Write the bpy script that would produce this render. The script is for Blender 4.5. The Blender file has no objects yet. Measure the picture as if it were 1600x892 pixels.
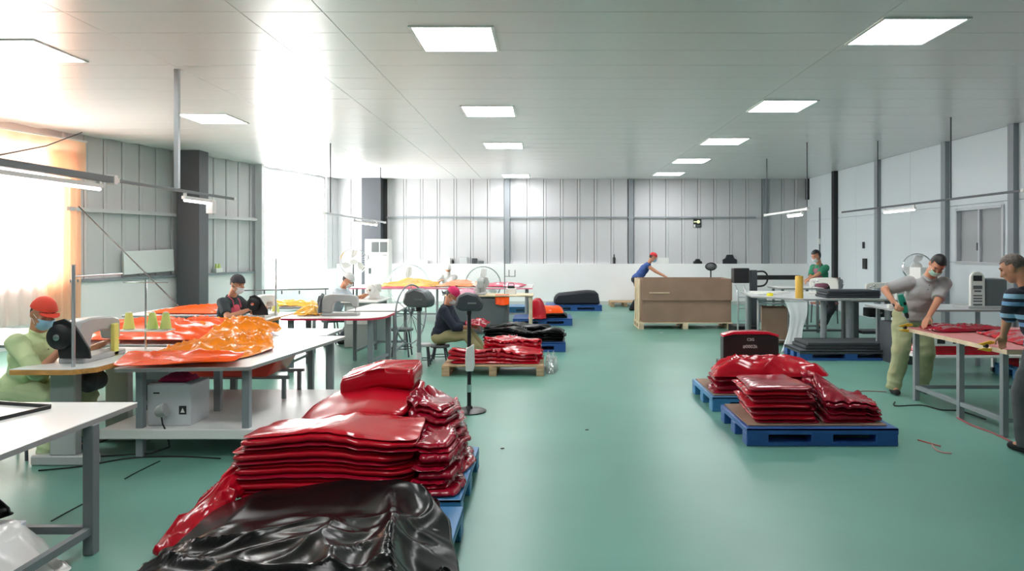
import bpy, bmesh, math, random
from mathutils import Vector, Matrix, noise

SC = bpy.context.scene
COL = SC.collection
random.seed(7)

# ------------------------------------------------------------------ camera
EYE, FPX, VX, VY = 1.70, 1150.0, 855.0, 387.0      # eye height, focal length (px of 1600), vanishing point
cam_d = bpy.data.cameras.new('camera')
cam_d.sensor_fit = 'HORIZONTAL'
cam_d.sensor_width = 36.0
cam_d.lens = 36.0 * FPX / 1600.0
cam_d.shift_x = -(VX - 800.0) / 1600.0
cam_d.shift_y = (VY - 446.0) / 1600.0
cam_d.clip_end = 200
cam = bpy.data.objects.new('camera', cam_d)
COL.objects.link(cam)
cam.location = (0, 0, EYE)
cam.rotation_euler = (math.radians(90), 0, 0)
SC.camera = cam

# ------------------------------------------------------------------ sky, exposure
world = bpy.data.worlds.new('overcast_sky')
SC.world = world
world.use_nodes = True
wb = world.node_tree.nodes['Background']
wb.inputs[0].default_value = (1.0, 0.985, 0.96, 1)
wb.inputs[1].default_value = 17.0
SC.view_settings.view_transform = 'Standard'
SC.view_settings.look = 'None'
SC.view_settings.gamma = 1.0
SC.view_settings.exposure = 0.75
SC.view_settings.use_curve_mapping = False
LAMP_STRENGTH = 17.0
SC.cycles.max_bounces = 8
SC.cycles.diffuse_bounces = 5
SC.cycles.transparent_max_bounces = 12

def portal(loc, normal, w, h):
    """daylight entering through a window opening (sampling portal, gives no light of its own)"""
    l = bpy.data.lights.new('window_daylight', 'AREA')
    l.shape = 'RECTANGLE'; l.size = w; l.size_y = h
    l.cycles.is_portal = True
    o = bpy.data.objects.new('window_daylight', l)
    COL.objects.link(o)
    o.location = loc
    o.rotation_euler = Vector(normal).to_track_quat('-Z', 'Z').to_euler()
    return o

# ------------------------------------------------------------------ materials
def lin(c):
    out = []
    for v in c:
        v /= 255.0
        out.append(v / 12.92 if v <= 0.04045 else ((v + 0.055) / 1.055) ** 2.4)
    return (*out, 1.0)

MATS = {}
def mat(name, rgb, rough=0.5, metal=0.0, coat=0.0, spec=0.5, var=None, bump=None, emit=0.0, sub=0.0, stretch=None, ior=None):
    if name in MATS:
        return MATS[name]
    m = bpy.data.materials.new(name); m.use_nodes = True
    nt = m.node_tree; b = nt.nodes['Principled BSDF']
    b.inputs['Base Color'].default_value = lin(rgb)
    b.inputs['Roughness'].default_value = rough
    b.inputs['Metallic'].default_value = metal
    b.inputs['Specular IOR Level'].default_value = spec
    if ior:
        b.inputs['IOR'].default_value = ior
    if coat:
        b.inputs['Coat Weight'].default_value = coat
        b.inputs['Coat Roughness'].default_value = 0.08
    if emit:
        b.inputs['Emission Color'].default_value = lin(rgb)
        b.inputs['Emission Strength'].default_value = emit
    tc = None
    if var or bump:
        tc = nt.nodes.new('ShaderNodeTexCoord')
        src = tc.outputs['Object']
        if stretch:
            mp = nt.nodes.new('ShaderNodeMapping')
            mp.inputs['Scale'].default_value = stretch
            nt.links.new(src, mp.inputs['Vector']); src = mp.outputs['Vector']
    if var:
        sc, amt = var
        n = nt.nodes.new('ShaderNodeTexNoise'); n.inputs['Scale'].default_value = sc
        n.inputs['Detail'].default_value = 5
        nt.links.new(src, n.inputs['Vector'])
        r = nt.nodes.new('ShaderNodeValToRGB')
        r.color_ramp.elements[0].position = 0.3; r.color_ramp.elements[1].position = 0.7
        d = [max(0, v * (1 - amt)) for v in rgb]; u = [min(255, v * (1 + amt)) for v in rgb]
        r.color_ramp.elements[0].color = lin(d); r.color_ramp.elements[1].color = lin(u)
        nt.links.new(n.outputs['Fac'], r.inputs['Fac'])
        nt.links.new(r.outputs['Color'], b.inputs['Base Color'])
    if bump:
        sc, st = bump
        n = nt.nodes.new('ShaderNodeTexNoise'); n.inputs['Scale'].default_value = sc
        n.inputs['Detail'].default_value = 4
        nt.links.new(src, n.inputs['Vector'])
        bp = nt.nodes.new('ShaderNodeBump'); bp.inputs['Strength'].default_value = st
        bp.inputs['Distance'].default_value = 0.02
        nt.links.new(n.outputs['Fac'], bp.inputs['Height'])
        nt.links.new(bp.outputs['Normal'], b.inputs['Normal'])
    MATS[name] = m
    return m

def thin_mat(name, rgb, opacity, transl=0.5, gloss=0.0):
    """sheer cloth / plastic film / window glass: part see-through, part diffusing"""
    m = bpy.data.materials.new(name); m.use_nodes = True
    nt = m.node_tree; nt.nodes.clear()
    out = nt.nodes.new('ShaderNodeOutputMaterial')
    tr = nt.nodes.new('ShaderNodeBsdfTransparent')
    d = nt.nodes.new('ShaderNodeBsdfDiffuse'); d.inputs[0].default_value = lin(rgb)
    t = nt.nodes.new('ShaderNodeBsdfTranslucent'); t.inputs[0].default_value = lin(rgb)
    m1 = nt.nodes.new('ShaderNodeMixShader'); m1.inputs[0].default_value = transl
    nt.links.new(d.outputs[0], m1.inputs[1]); nt.links.new(t.outputs[0], m1.inputs[2])
    last = m1
    if gloss:
        g = nt.nodes.new('ShaderNodeBsdfGlossy'); g.inputs['Roughness'].default_value = 0.08
        m2 = nt.nodes.new('ShaderNodeMixShader'); m2.inputs[0].default_value = gloss
        nt.links.new(m1.outputs[0], m2.inputs[1]); nt.links.new(g.outputs[0], m2.inputs[2]); last = m2
    m3 = nt.nodes.new('ShaderNodeMixShader'); m3.inputs[0].default_value = opacity
    nt.links.new(tr.outputs[0], m3.inputs[1]); nt.links.new(last.outputs[0], m3.inputs[2])
    nt.links.new(m3.outputs[0], out.inputs[0])
    MATS[name] = m
    return m

def stripe_mat(name, cols, period):
    """a knitted shirt with printed horizontal stripes (object Z)"""
    m = bpy.data.materials.new(name); m.use_nodes = True
    nt = m.node_tree; b = nt.nodes['Principled BSDF']; b.inputs['Roughness'].default_value = 0.85
    tc = nt.nodes.new('ShaderNodeTexCoord'); sep = nt.nodes.new('ShaderNodeSeparateXYZ')
    nt.links.new(tc.outputs['Object'], sep.inputs[0])
    mu = nt.nodes.new('ShaderNodeMath'); mu.operation = 'MULTIPLY'; mu.inputs[1].default_value = 1.0 / period
    fr = nt.nodes.new('ShaderNodeMath'); fr.operation = 'FRACT'
    nt.links.new(sep.outputs['Z'], mu.inputs[0]); nt.links.new(mu.outputs[0], fr.inputs[0])
    r = nt.nodes.new('ShaderNodeValToRGB'); r.color_ramp.interpolation = 'CONSTANT'
    el = r.color_ramp.elements
    el[0].position = 0; el[0].color = lin(cols[0][1]); el[1].position = cols[1][0]; el[1].color = lin(cols[1][1])
    for p, c in cols[2:]:
        e = el.new(p); e.color = lin(c)
    nt.links.new(fr.outputs[0], r.inputs[0]); nt.links.new(r.outputs[0], b.inputs['Base Color'])
    MATS[name] = m
    return m

M_FLOOR = mat('green_epoxy', (102, 152, 138), 0.36, spec=0.5, var=(0.7, 0.05), bump=(2.0, 0.02))
M_CEIL = mat('ceiling_panel', (222, 220, 220), 0.27, spec=0.5, bump=(0.9, 0.05))
M_LAMP = mat('lamp_diffuser', (255, 255, 255), 0.5, emit=LAMP_STRENGTH)
M_WALLGREY = mat('grey_sheet_metal', (200, 200, 203), 0.5, spec=0.35, var=(0.6, 0.03))
M_DADO = mat('white_plaster', (240, 239, 240), 0.6, var=(0.8, 0.015))
M_WHITEPANEL = mat('white_wall_panel', (208, 216, 222), 0.28, spec=0.5, bump=(0.8, 0.03))
M_STEEL = mat('painted_grey_steel', (112, 118, 122), 0.45)
M_DARKSTEEL = mat('dark_steel', (66, 70, 76), 0.5)
M_PILASTER = mat('grey_pilaster', (140, 146, 152), 0.5)
M_WHITE = mat('white_paint', (228, 228, 226), 0.4)
M_LAMINATE = mat('white_laminate', (238, 238, 236), 0.3)
M_EDGE = mat('grey_edging', (150, 152, 152), 0.5)
M_LEG = mat('leg_grey_steel', (134, 142, 146), 0.4)
M_WOOD = mat('pale_wood', (196, 160, 110), 0.5, var=(6, 0.12), stretch=(1, 8, 8))
M_PALLETWOOD = mat('pallet_wood', (178, 150, 118), 0.75, var=(5, 0.15), stretch=(1, 6, 6))
M_WOODEDGE = mat('wood_edge_band', (206, 150, 82), 0.45, var=(8, 0.1), stretch=(1, 6, 6))
M_RED = mat('red_pvc', (178, 9, 32), 0.2, coat=0.12, spec=.35, bump=(5, 0.04), var=(3, 0.06))
M_DEEPRED = mat('deep_red_pvc', (146, 9, 36), 0.2, coat=0.12, spec=.35, bump=(6, 0.05), var=(3, 0.08))
M_BLACKPVC = mat('black_pvc', (12, 13, 14), 0.2, coat=0.0, spec=.10, bump=(5, 0.04))
M_ORANGE = mat('orange_pvc', (255, 136, 10), 0.22, coat=0.1, spec=.3, bump=(6, 0.06), var=(2.5, 0.06))
M_ORANGERED = mat('orange_red_pvc', (255, 86, 18), 0.22, coat=0.1, spec=.3, bump=(6, 0.06), var=(2.5, 0.06))
M_YELLOWPVC = mat('yellow_pvc', (255, 186, 60), 0.25, coat=0.5, bump=(9, 0.1))
M_PINK = mat('pink_pvc', (236, 70, 110), 0.3, coat=0.4, bump=(9, 0.1))
M_BLUE = mat('blue_plastic', (38, 84, 152), 0.38, var=(3, 0.06))
M_LIGHTBLUE = mat('light_blue_plastic', (58, 122, 172), 0.38, var=(3, 0.06))  # the lighter of the two pallet blues
M_BLACK = mat('black_plastic', (26, 27, 29), 0.4)
M_RUBBER = mat('black_rubber', (18, 18, 19), 0.7)
M_GREYPLASTIC = mat('grey_plastic', (96, 102, 104), 0.45)
M_CARD = mat('brown_cardboard', (150, 122, 104), 0.8, var=(2, 0.06))
M_PLY = mat('bare_plywood', (214, 196, 166), 0.7, var=(5, 0.08))
M_ALU = mat('brushed_aluminium', (196, 200, 204), 0.3, metal=0.7)
M_CHROME = mat('chrome', (210, 212, 214), 0.15, metal=1.0)
M_MACHINE = mat('machine_enamel', (224, 224, 218), 0.3)
M_MACHINEGREY = mat('machine_grey_enamel', (176, 178, 178), 0.35)
M_YELLOW = mat('yellow_thread', (226, 222, 120), 0.7)
M_LIME = mat('lime_thread', (196, 220, 130), 0.7)
M_SKIN = mat('skin', (196, 138, 108), 0.55)
M_HAIR = mat('black_hair', (22, 20, 20), 0.55)
M_HAIRGREY = mat('cropped_grey_hair', (96, 86, 80), 0.7, var=(60, 0.25))
M_MASKBLUE = mat('blue_mask', (150, 196, 220), 0.8)
M_MASKWHITE = mat('white_mask', (226, 230, 232), 0.8)
M_MASKGREEN = mat('pale_green_mask', (176, 214, 204), 0.8)
M_EYE = mat('eye_dark', (24, 18, 16), 0.2)
M_GLASS = thin_mat('window_glass', (235, 240, 242), 0.10, 0.2, 0.7)
M_FROST = thin_mat('frosted_glass', (196, 200, 204), 0.85, 0.3, 0.15)
M_SHEER = thin_mat('sheer_white_curtain', (252, 236, 230), 0.42, 0.6)
M_CURTAIN = thin_mat('orange_curtain', (255, 222, 196), 0.85, 0.42)
M_FILM = thin_mat('clear_plastic_film', (235, 240, 242), 0.3, 0.3, 0.6)
M_ICON = mat('printed_black', (40, 42, 44), 0.6)
M_EXIT = mat('exit_sign_glow', (224, 236, 180), 0.5, emit=.45)

# ------------------------------------------------------------------ mesh tools
class MB:
    def __init__(s):
        s.bm = bmesh.new()
    def box(s, c, d, rot=0.0, bev=0.0, tilt=None):
        t = bmesh.new()
        bmesh.ops.create_cube(t, size=1.0)
        bmesh.ops.scale(t, vec=d, verts=t.verts)
        if bev:
            bmesh.ops.bevel(t, geom=list(t.edges), offset=bev, segments=2 if bev > 0.012 else 1, affect='EDGES', profile=0.6)
        m = Matrix.Translation(c) @ Matrix.Rotation(rot, 4, 'Z')
        if tilt is not None:
            m = Matrix.Translation(c) @ tilt
        bmesh.ops.transform(t, matrix=m, verts=t.verts)
        return s._join(t)
    def _join(s, t):
        me = bpy.data.meshes.new('tmp'); t.to_mesh(me); t.free()
        s.bm.from_mesh(me); bpy.data.meshes.remove(me)
        return s
    def bar(s, p, q, w, h=None, bev=0.0, up=(0, 0, 1)):
        p, q = Vector(p), Vector(q); h = h or w
        z = (q - p); L = z.length; z = z / L
        u = Vector(up)
        if abs(z.dot(u)) > 0.99: u = Vector((1, 0, 0))
        x = u.cross(z).normalized(); y = z.cross(x)
        m = Matrix((x, y, z)).transposed().to_4x4()
        return s.box((p + q) / 2, (w, h, L), tilt=m, bev=bev)
    def tube(s, pts, r, n=8, cap=True, closed=False):
        pts = [Vector(p) for p in pts]
        rr = r if isinstance(r, (list, tuple)) else [r] * len(pts)
        rings = []; prev = None; N = len(pts)
        for i, p in enumerate(pts):
            if closed: d = pts[(i + 1) % N] - pts[i - 1]
            else: d = pts[min(i + 1, N - 1)] - pts[max(i - 1, 0)]
            d.normalize()
            if prev is None:
                u = Vector((0, 0, 1)) if abs(d.z) < 0.9 else Vector((1, 0, 0))
                x = d.cross(u).normalized()
            else:
                x = (prev - d * prev.dot(d)).normalized()
            prev = x; y = d.cross(x)
            rings.append([s.bm.verts.new(p + (x * math.cos(a) + y * math.sin(a)) * rr[i])
                          for a in [2 * math.pi * k / n for k in range(n)]])
        for i in range(N if closed else N - 1):
            a, b = rings[i], rings[(i + 1) % N]
            for k in range(n):
                s.bm.faces.new((a[k], a[(k + 1) % n], b[(k + 1) % n], b[k]))
        if cap and not closed:
            s.bm.faces.new(rings[0][::-1]); s.bm.faces.new(rings[-1])
        return s
    def lathe(s, prof, c=(0, 0, 0), n=20, m=None):
        M = Matrix.Translation(c) @ (m if m is not None else Matrix())
        rings = []
        for r, z in prof:
            if r < 1e-5: rings.append([s.bm.verts.new(M @ Vector((0, 0, z)))])
            else: rings.append([s.bm.verts.new(M @ Vector((r * math.cos(2 * math.pi * k / n), r * math.sin(2 * math.pi * k / n), z))) for k in range(n)])
        for a, b in zip(rings, rings[1:]):
            for k in range(n):
                k2 = (k + 1) % n
                if len(a) == 1 and len(b) == 1: continue
                if len(a) == 1: s.bm.faces.new((a[0], b[k2], b[k])) if len(b) > 1 else None
                elif len(b) == 1: s.bm.faces.new((a[k], a[k2], b[0]))
                else: s.bm.faces.new((a[k], a[k2], b[k2], b[k]))
        if len(rings[0]) > 1: s.bm.faces.new(rings[0][::-1])
        if len(rings[-1]) > 1: s.bm.faces.new(rings[-1])
        return s
    def prism(s, poly, z0, z1, m=None, bev=0.0):
        t = bmesh.new()
        a = [t.verts.new((x, y, z0)) for x, y in poly]; b = [t.verts.new((x, y, z1)) for x, y in poly]
        n = len(poly)
        t.faces.new(a[::-1]); t.faces.new(b)
        for k in range(n): t.faces.new((a[k], a[(k + 1) % n], b[(k + 1) % n], b[k]))
        bmesh.ops.recalc_face_normals(t, faces=t.faces)
        if bev:
            bmesh.ops.bevel(t, geom=list(t.edges), offset=bev, segments=1, affect='EDGES')
        if m is not None: bmesh.ops.transform(t, matrix=m, verts=t.verts)
        return s._join(t)
    def sphere(s, c, r, sub=2, m=None):
        t = bmesh.new(); bmesh.ops.create_icosphere(t, subdivisions=sub, radius=1.0)
        rr = r if isinstance(r, (tuple, list)) else (r, r, r)
        M = Matrix.Translation(c) @ (m if m is not None else Matrix()) @ Matrix.Diagonal((*rr, 1))
        bmesh.ops.transform(t, matrix=M, verts=t.verts)
        return s._join(t)
    def build(s, name, m, parent=None, loc=None, rotz=0.0, kind=None, flat=False, sharp=0.6):
        bm = s.bm
        bmesh.ops.recalc_face_normals(bm, faces=bm.faces)
        if not flat:
            for f in bm.faces: f.smooth = True
            for e in bm.edges:
                if len(e.link_faces) == 2 and e.calc_face_angle(0) > sharp: e.smooth = False
        me = bpy.data.meshes.new(name); bm.to_mesh(me); bm.free()
        me.materials.append(m)
        o = bpy.data.objects.new(name, me); COL.objects.link(o)
        if parent is not None: o.parent = parent
        if loc is not None: o.location = loc
        if rotz: o.rotation_euler = (0, 0, rotz)
        if kind: o['kind'] = kind
        return o

def B(c, d, rot=0.0, bev=0.0):
    return MB().box(c, d, rot, bev)

def tag(o, label, cat, group=None, kind=None):
    if label: o['label'] = label
    if cat: o['category'] = cat
    if group: o['group'] = group
    if kind: o['kind'] = kind
    return o

def empty(name, loc=(0, 0, 0), rotz=0.0, label=None, cat=None, group=None, kind=None):
    o = bpy.data.objects.new(name, None); COL.objects.link(o)
    o.empty_display_size = 0.1
    o.location = loc; o.rotation_euler = (0, 0, rotz)
    return tag(o, label, cat, group, kind)

KIDS = {}
def copy_tree(o, parent=None, loc=None, rotz=None, label=None, group=None):
    c = o.copy(); COL.objects.link(c)
    if parent is not None: c.parent = parent
    if loc is not None: c.location = loc
    if rotz is not None: c.rotation_euler = (0, 0, rotz)
    if label: c['label'] = label
    if group: c['group'] = group
    for ch in [x for x in bpy.data.objects if x.parent == o]:
        copy_tree(ch, c)
    return c

def at(px, py, Y):
    """world point seen at pixel (px, py), Y metres into the room"""
    return Vector(((px - VX) * Y / FPX, Y, EYE - (py - VY) * Y / FPX))
def on(px, py, z):
    """world point seen at pixel (px, py) on the level z"""
    Y = FPX * (EYE - z) / (py - VY)
    return Vector(((px - VX) * Y / FPX, Y, z))

def lettering(text, size, m, parent, loc, rot, name='lettering', ext=0.0006):
    cu = bpy.data.curves.new(name, 'FONT'); cu.body = text; cu.size = size; cu.extrude = ext
    cu.align_x = 'CENTER'; cu.align_y = 'CENTER'; cu.resolution_u = 2
    cu.materials.append(m)
    o = bpy.data.objects.new(name, cu); COL.objects.link(o)
    me = bpy.data.meshes.new_from_object(o); me.name = name
    bpy.data.objects.remove(o); bpy.data.curves.remove(cu)
    o = bpy.data.objects.new(name, me); COL.objects.link(o)
    o.parent = parent; o.location = loc; o.rotation_euler = rot
    return o
# ================================================================== THE ROOM
CEIL = 3.77
YB = 22.2                 # back wall
XR = 7.85                 # right wall
YF = -7.0                 # wall behind the photographer
LX0, LSL = -12.2, 0.265   # left wall: X = LX0 + LSL * Y  (it runs slightly askew)
LANG = math.atan2(1.0, LSL)
LLEN = math.hypot(1.0, LSL)
def lx(Y): return LX0 + LSL * Y

# floor: one seamless coated slab
fl = MB(); fl.prism([(lx(YF) - .3, YF - .3), (XR + .3, YF - .3), (XR + .3, YB + .3), (lx(YB) - .3, YB + .3)], -0.12, 0.0)
fl.build('floor', M_FLOOR, kind='structure', flat=True)

# ceiling: slab + panels hung under it with open joints
ce = MB(); ce.prism([(lx(YF) - .3, YF - .3), (XR + .3, YF - .3), (XR + .3, YB + .3), (lx(YB) - .3, YB + .3)], CEIL + 0.03, CEIL + 0.15)
ceiling = ce.build('ceiling', mat('ceiling_joint', (120, 122, 122), 0.8), kind='structure', flat=True)
PW = 0.63
xs = [-14.2, -9.0, -4.25, -2.7, -1.97, 3.0, XR]
def ceil_piece(x0, x1, y0, y1):
    g = 0.004
    B(((x0 + x1) / 2, (y0 + y1) / 2, CEIL + 0.015), (x1 - x0 - g, y1 - y0 - g, 0.03), bev=0.003).build('panel', M_CEIL, ceiling)
y = 5.2
while y < YB:
    y1 = min(y + PW, YB)
    for x0, x1 in zip(xs, xs[1:]):
        lft = lx(y1) - 0.02
        if x1 <= lft: continue
        ceil_piece(max(x0, lft), x1, y, y1)
    y = y1
for k in range(4):
    y0 = YF + k * (5.2 - YF) / 4; y1 = YF + (k + 1) * (5.2 - YF) / 4
    ceil_piece(lx(y1) - .9, -2.0, y0, y1); ceil_piece(-2.0, XR, y0, y1)

# lights set into the ceiling
lamp_proto = None
def ceiling_light(x, y, label, group=None):
    global lamp_proto
    if lamp_proto is None:
        r = empty('ceiling_light', (x, y, CEIL), 0, label, 'light', group)
        f = MB()
        for sx in (-1, 1): f.box((sx * .385, 0, -.006), (.03, .88, .012))
        for sy in (-1, 1): f.box((0, sy * .425, -.006), (.74, .03, .012))
        f.build('frame', M_WHITE, r)
        B((0, 0, -.004), (.738, .818, .006)).build('diffuser', M_LAMP, r)
        lamp_proto = r
    else:
        copy_tree(lamp_proto, None, (x, y, CEIL), None, label, group)
for k, (x, yy) in enumerate(((-5.4, 3.6), (-.9, 3.6), (-5.4, 0.2), (-.9, 0.2))):
    ceiling_light(x, yy, 'square ceiling panel light %s' % ['above the near left table', 'above the black sheets', 'behind the camera in the left row', 'behind the camera in the middle row'][k], 'ceiling lights over the near end')
nth = ['nearest', 'second', 'third', 'fourth', 'fifth']
for k, (x, yy) in enumerate([(-.9, 7.3), (-.88, 11.15), (-.88, 14.9), (-.9, 21.2)]):
    ceiling_light(x, yy, 'bright square ceiling panel light, %s from the camera in the middle row' % nth[k], 'middle row of ceiling lights')
for k, (x, yy) in enumerate([(3.42, 7.05), (3.42, 10.75), (3.44, 14.3), (3.42, 17.5), (3.4, 20.6)]):
    ceiling_light(x, yy, 'bright square ceiling panel light, %s from the camera in the right row' % nth[k], 'right row of ceiling lights')
ceiling_light(-5.5, 7.75, 'bright ceiling panel light at top left, cut off by the glare of the curtained window', 'left row of ceiling lights')
ceiling_light(-5.35, 11.8, 'bright ceiling panel light beside the hanging grey pole', 'left row of ceiling lights')

# ---- left wall (local frame: x along the wall, -y into the room)
def S(Y): return Y * LLEN
wl = empty('wall_left', (LX0, 0, 0), LANG, kind='structure')
DL = 1.08
S0, S1 = S(YF), S(YB)
W1 = (S(9.3), S(13.15), 1.1, 3.42)
W2 = (S(18.65), S(21.5), 0.62, 3.70)
bk = MB()
def wallseg(a, b, z0, z1): bk.box(((a + b) / 2, .12, (z0 + z1) / 2), (b - a, .2, z1 - z0))
cur = S0
for (a, b, z0, z1) in (W1, W2):
    wallseg(cur, a, 0, CEIL + .03); wallseg(a, b, 0, z0); wallseg(a, b, z1, CEIL + .03); cur = b
wallseg(cur, S1, 0, CEIL + .03)
bk.build('backing', M_WALLGREY, wl)
# low white wall in front
dm = MB()
dm.box(((S0 + W2[0]) / 2, -.02, DL / 2), (W2[0] - S0, .08, DL))
dm.box(((W2[1] + S1) / 2, -.02, DL / 2), (S1 - W2[1], .08, DL))
dm.box(((W2[0] + W2[1]) / 2, -.02, .31), (W2[1] - W2[0], .08, .61))
dm.build('low_wall', M_DADO, wl)
def rib_panel(w, h):
    t = MB(); r = .03
    poly = [(-w / 2 + .009, .02), (-w / 2 + .009, -.03), (-w / 2 + r, -.036), (-w / 2 + 2 * r, -.036), (-w / 2 + 3 * r, -.025), (w / 2 - .009, -.025), (w / 2 - .009, .02)]
    t.prism(poly, 0, h)
    return t
proto = {}
def wall_panels(parent, a, b, z0, z1, w, skip=()):
    n = max(1, round((b - a) / w)); pw = (b - a) / n
    key = (round(pw, 4), round(z1 - z0, 3))
    for k in range(n):
        x = a + (k + .5) * pw
        if key not in proto:
            o = rib_panel(pw, z1 - z0).build('panel', M_WALLGREY, parent, (x, 0, z0), flat=True); proto[key] = o.data
        else:
            o = bpy.data.objects.new('panel', proto[key]); COL.objects.link(o); o.parent = parent; o.location = (x, 0, z0)
wall_panels(wl, S(4.0), W1[0], DL, CEIL, .42)
wall_panels(wl, W1[1] + .05, W2[0] - .05, DL, CEIL, .42)
wall_panels(wl, W2[1] + .05, S1, DL, CEIL, .42)
for a, b in ((W1[1], S(18.4)),):
    B(((a + b) / 2, -.1, 2.4), (b - a, .14, .07)).build('purlin', M_WALLGREY, wl)
    B(((a + b) / 2, -.075, DL + .02), (b - a, .1, .05)).build('ledge', M_PILASTER, wl)
B(((W1[0] + W1[1]) / 2, -.04, 3.45), (W1[1] - W1[0] + .1, .08, .05)).build('lintel_strip', M_WALLGREY, wl)

def window_frame(nm, w, cols, rows=1):
    r = empty(nm, (LX0, 0, 0), LANG, kind='structure')
    a, b, z0, z1 = w
    f = MB(); t = .06
    f.box(((a + b) / 2, .12, z0 + t / 2), (b - a, .08, t)); f.box(((a + b) / 2, .12, z1 - t / 2), (b - a, .08, t))
    f.box((a + t / 2, .12, (z0 + z1) / 2), (t, .08, z1 - z0 - 2 * t)); f.box((b - t / 2, .12, (z0 + z1) / 2), (t, .08, z1 - z0 - 2 * t))
    f.build('window_frame', M_WHITE, r)
    cw = (b - a) / cols
    for k in range(cols):
        B((a + (k + .5) * cw, .12, (z0 + z1) / 2), (cw - .05, .006, z1 - z0 - .1)).build('pane', M_GLASS, r)
        if k: B((a + k * cw, .12, (z0 + z1) / 2), (.045, .07, z1 - z0 - 2 * t)).build('mullion', M_WHITE, r)
    return r
window_frame('window_1', W1, 3)
window_frame('window_2', W2, 2)
dL = Vector((LSL, 1, 0)).normalized(); nL = Vector((dL.y, -dL.x, 0))
for (a, b, z0, z1) in (W1, W2):
    c = Vector((LX0, 0, 0)) + dL * ((a + b) / 2) - nL * .26
    portal((c.x, c.y, (z0 + z1) / 2), nL, b - a, z1 - z0)

# columns standing off the left wall
tr1 = MB(); tr1.box((-7.61, 15.8, CEIL / 2), (.48, .42, CEIL)); tr1.build('trim_1', M_DARKSTEEL, kind='structure')
tr2 = MB(); tr2.box((-7.16, 18.35, CEIL / 2), (.16, .2, CEIL)); tr2.build('trim_2', M_WALLGREY, kind='structure')

# ---- back wall
wbk = empty('wall_back', (0, YB, 0), 0, kind='structure')
xl = lx(YB)
B(((xl + XR) / 2, .14, CEIL / 2), (XR - xl + .8, .2, CEIL + .05)).build('backing', mat('panel_gap', (70, 72, 74), 0.7), wbk)
DB = 1.22
B(((xl + XR) / 2, -.08, DB / 2), (XR - xl, .16, DB)).build('low_wall', M_DADO, wbk)
B(((xl + XR) / 2, -.165, .05), (XR - xl, .01, .1)).build('skirting', mat('skirting_grey', (190, 194, 192), 0.5), wbk)
def bx(px): return (px - VX) * YB / FPX
wall_panels(wbk, bx(605), bx(788), DB, CEIL, .475)
wall_panels(wbk, bx(797), bx(981), DB, CEIL, .475)
wall_panels(wbk, bx(990), bx(1190), DB, CEIL, .475)
wall_panels(wbk, bx(1200), bx(1262), DB, CEIL, .475)
wall_panels(wbk, xl, bx(570), DB, CEIL, .475)
for px, w in ((792.5, .16), (985.5, .14), (1195, .16)):
    B((bx(px), -.05, (DB + CEIL) / 2), (w, .1, CEIL - DB)).build('pilaster', M_PILASTER, wbk)
B(((bx(605) + bx(1180)) / 2, -.075, 2.61), (bx(1180) - bx(605), .04, .045)).build('purlin', M_PILASTER, wbk)
B((bx(585), -.22, CEIL / 2), (.56, .4, CEIL)).build('trim_3', M_DARKSTEEL, None, (0, YB, 0), kind='structure')

# ---- right wall (white insulated panels between grey pilasters)
wr = empty('wall_right', (XR, 0, 0), 0, kind='structure')
WR = (12.62, 14.05, 1.42, 2.42)
bk = MB()
def rseg(a, b, z0, z1): bk.box((.12, (a + b) / 2, (z0 + z1) / 2), (.2, b - a, z1 - z0))
rseg(YF, WR[0], 0, CEIL + .03); rseg(WR[1], YB + .3, 0, CEIL + .03)
rseg(WR[0], WR[1], 0, WR[2]); rseg(WR[0], WR[1], WR[3], CEIL + .03)
bk.build('backing', M_PILASTER, wr)
def rpanel(a, b, z0, z1): B((.0, (a + b) / 2, (z0 + z1) / 2), (.04, b - a - .006, z1 - z0 - .006), bev=.003).build('panel', M_WHITEPANEL, wr)
PIL = [12.3, 14.4, 17.35, 19.9]
for a, b in ((9.4, 12.3), (14.4, 17.35), (17.35, 19.9), (19.9, 22.2)):
    m = 2 if b - a > 2 else 1
    for k in range(m): rpanel(a + (b - a) * k / m, a + (b - a) * (k + 1) / m, 2.5, CEIL)
    for k in range(m): rpanel(a + (b - a) * k / m, a + (b - a) * (k + 1) / m, 0, 2.5)
rpanel(12.3, 14.4, 2.5, CEIL); rpanel(12.3, 14.4, 0, WR[2]); rpanel(12.3, WR[0], WR[2], 2.5); rpanel(WR[1], 14.4, WR[2], 2.5); rpanel(WR[0], WR[1], WR[3], 2.5)
for k in range(6): rpanel(YF + k * (9.4 - YF) / 6, YF + (k + 1) * (9.4 - YF) / 6, 0, CEIL)
for p in PIL[:3]:
    B((-.05, p, CEIL / 2), (.12, .16, CEIL)).build('pilaster', M_PILASTER, wr)
B((-.06, 19.9, CEIL / 2), (.14, .18, CEIL)).build('pilaster', mat('black_steel_post', (22, 24, 26), 0.5), wr)
B((-.04, 22.05, 3.45), (.1, .16, .62)).build('post_end', M_BLACK, wr)
# sliding window in the right wall
w3 = empty('window_3', (XR, 0, 0), 0, kind='structure')
f = MB(); a, b, z0, z1 = WR
for yy in (a, b): f.box((0, yy, (z0 + z1) / 2), (.1, .05, z1 - z0 + .05))
for zz in (z0, z1): f.box((0, (a + b) / 2, zz), (.1, b - a, .05))
f.box((-.01, (a + b) / 2, (z0 + z1) / 2), (.05, .05, z1 - z0)); f.build('window_frame', M_ALU, w3)
B((.26, (a + b) / 2, (z0 + z1) / 2), (.04, b - a + .3, z1 - z0 + .3)).build('pane_backing', M_PILASTER, w3)  # plain slab added behind the panes to keep sky light out
for k in (0, 1):
    B((.02 + .02 * k, a + (b - a) * (.25 + .5 * k), (z0 + z1) / 2), (.008, (b - a) / 2, z1 - z0 - .04)).build('pane', M_FROST, w3)
B((-.035, (a + b) / 2 + .04, 1.72), (.02, .03, .14)).build('latch', M_DARKSTEEL, w3)
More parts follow.
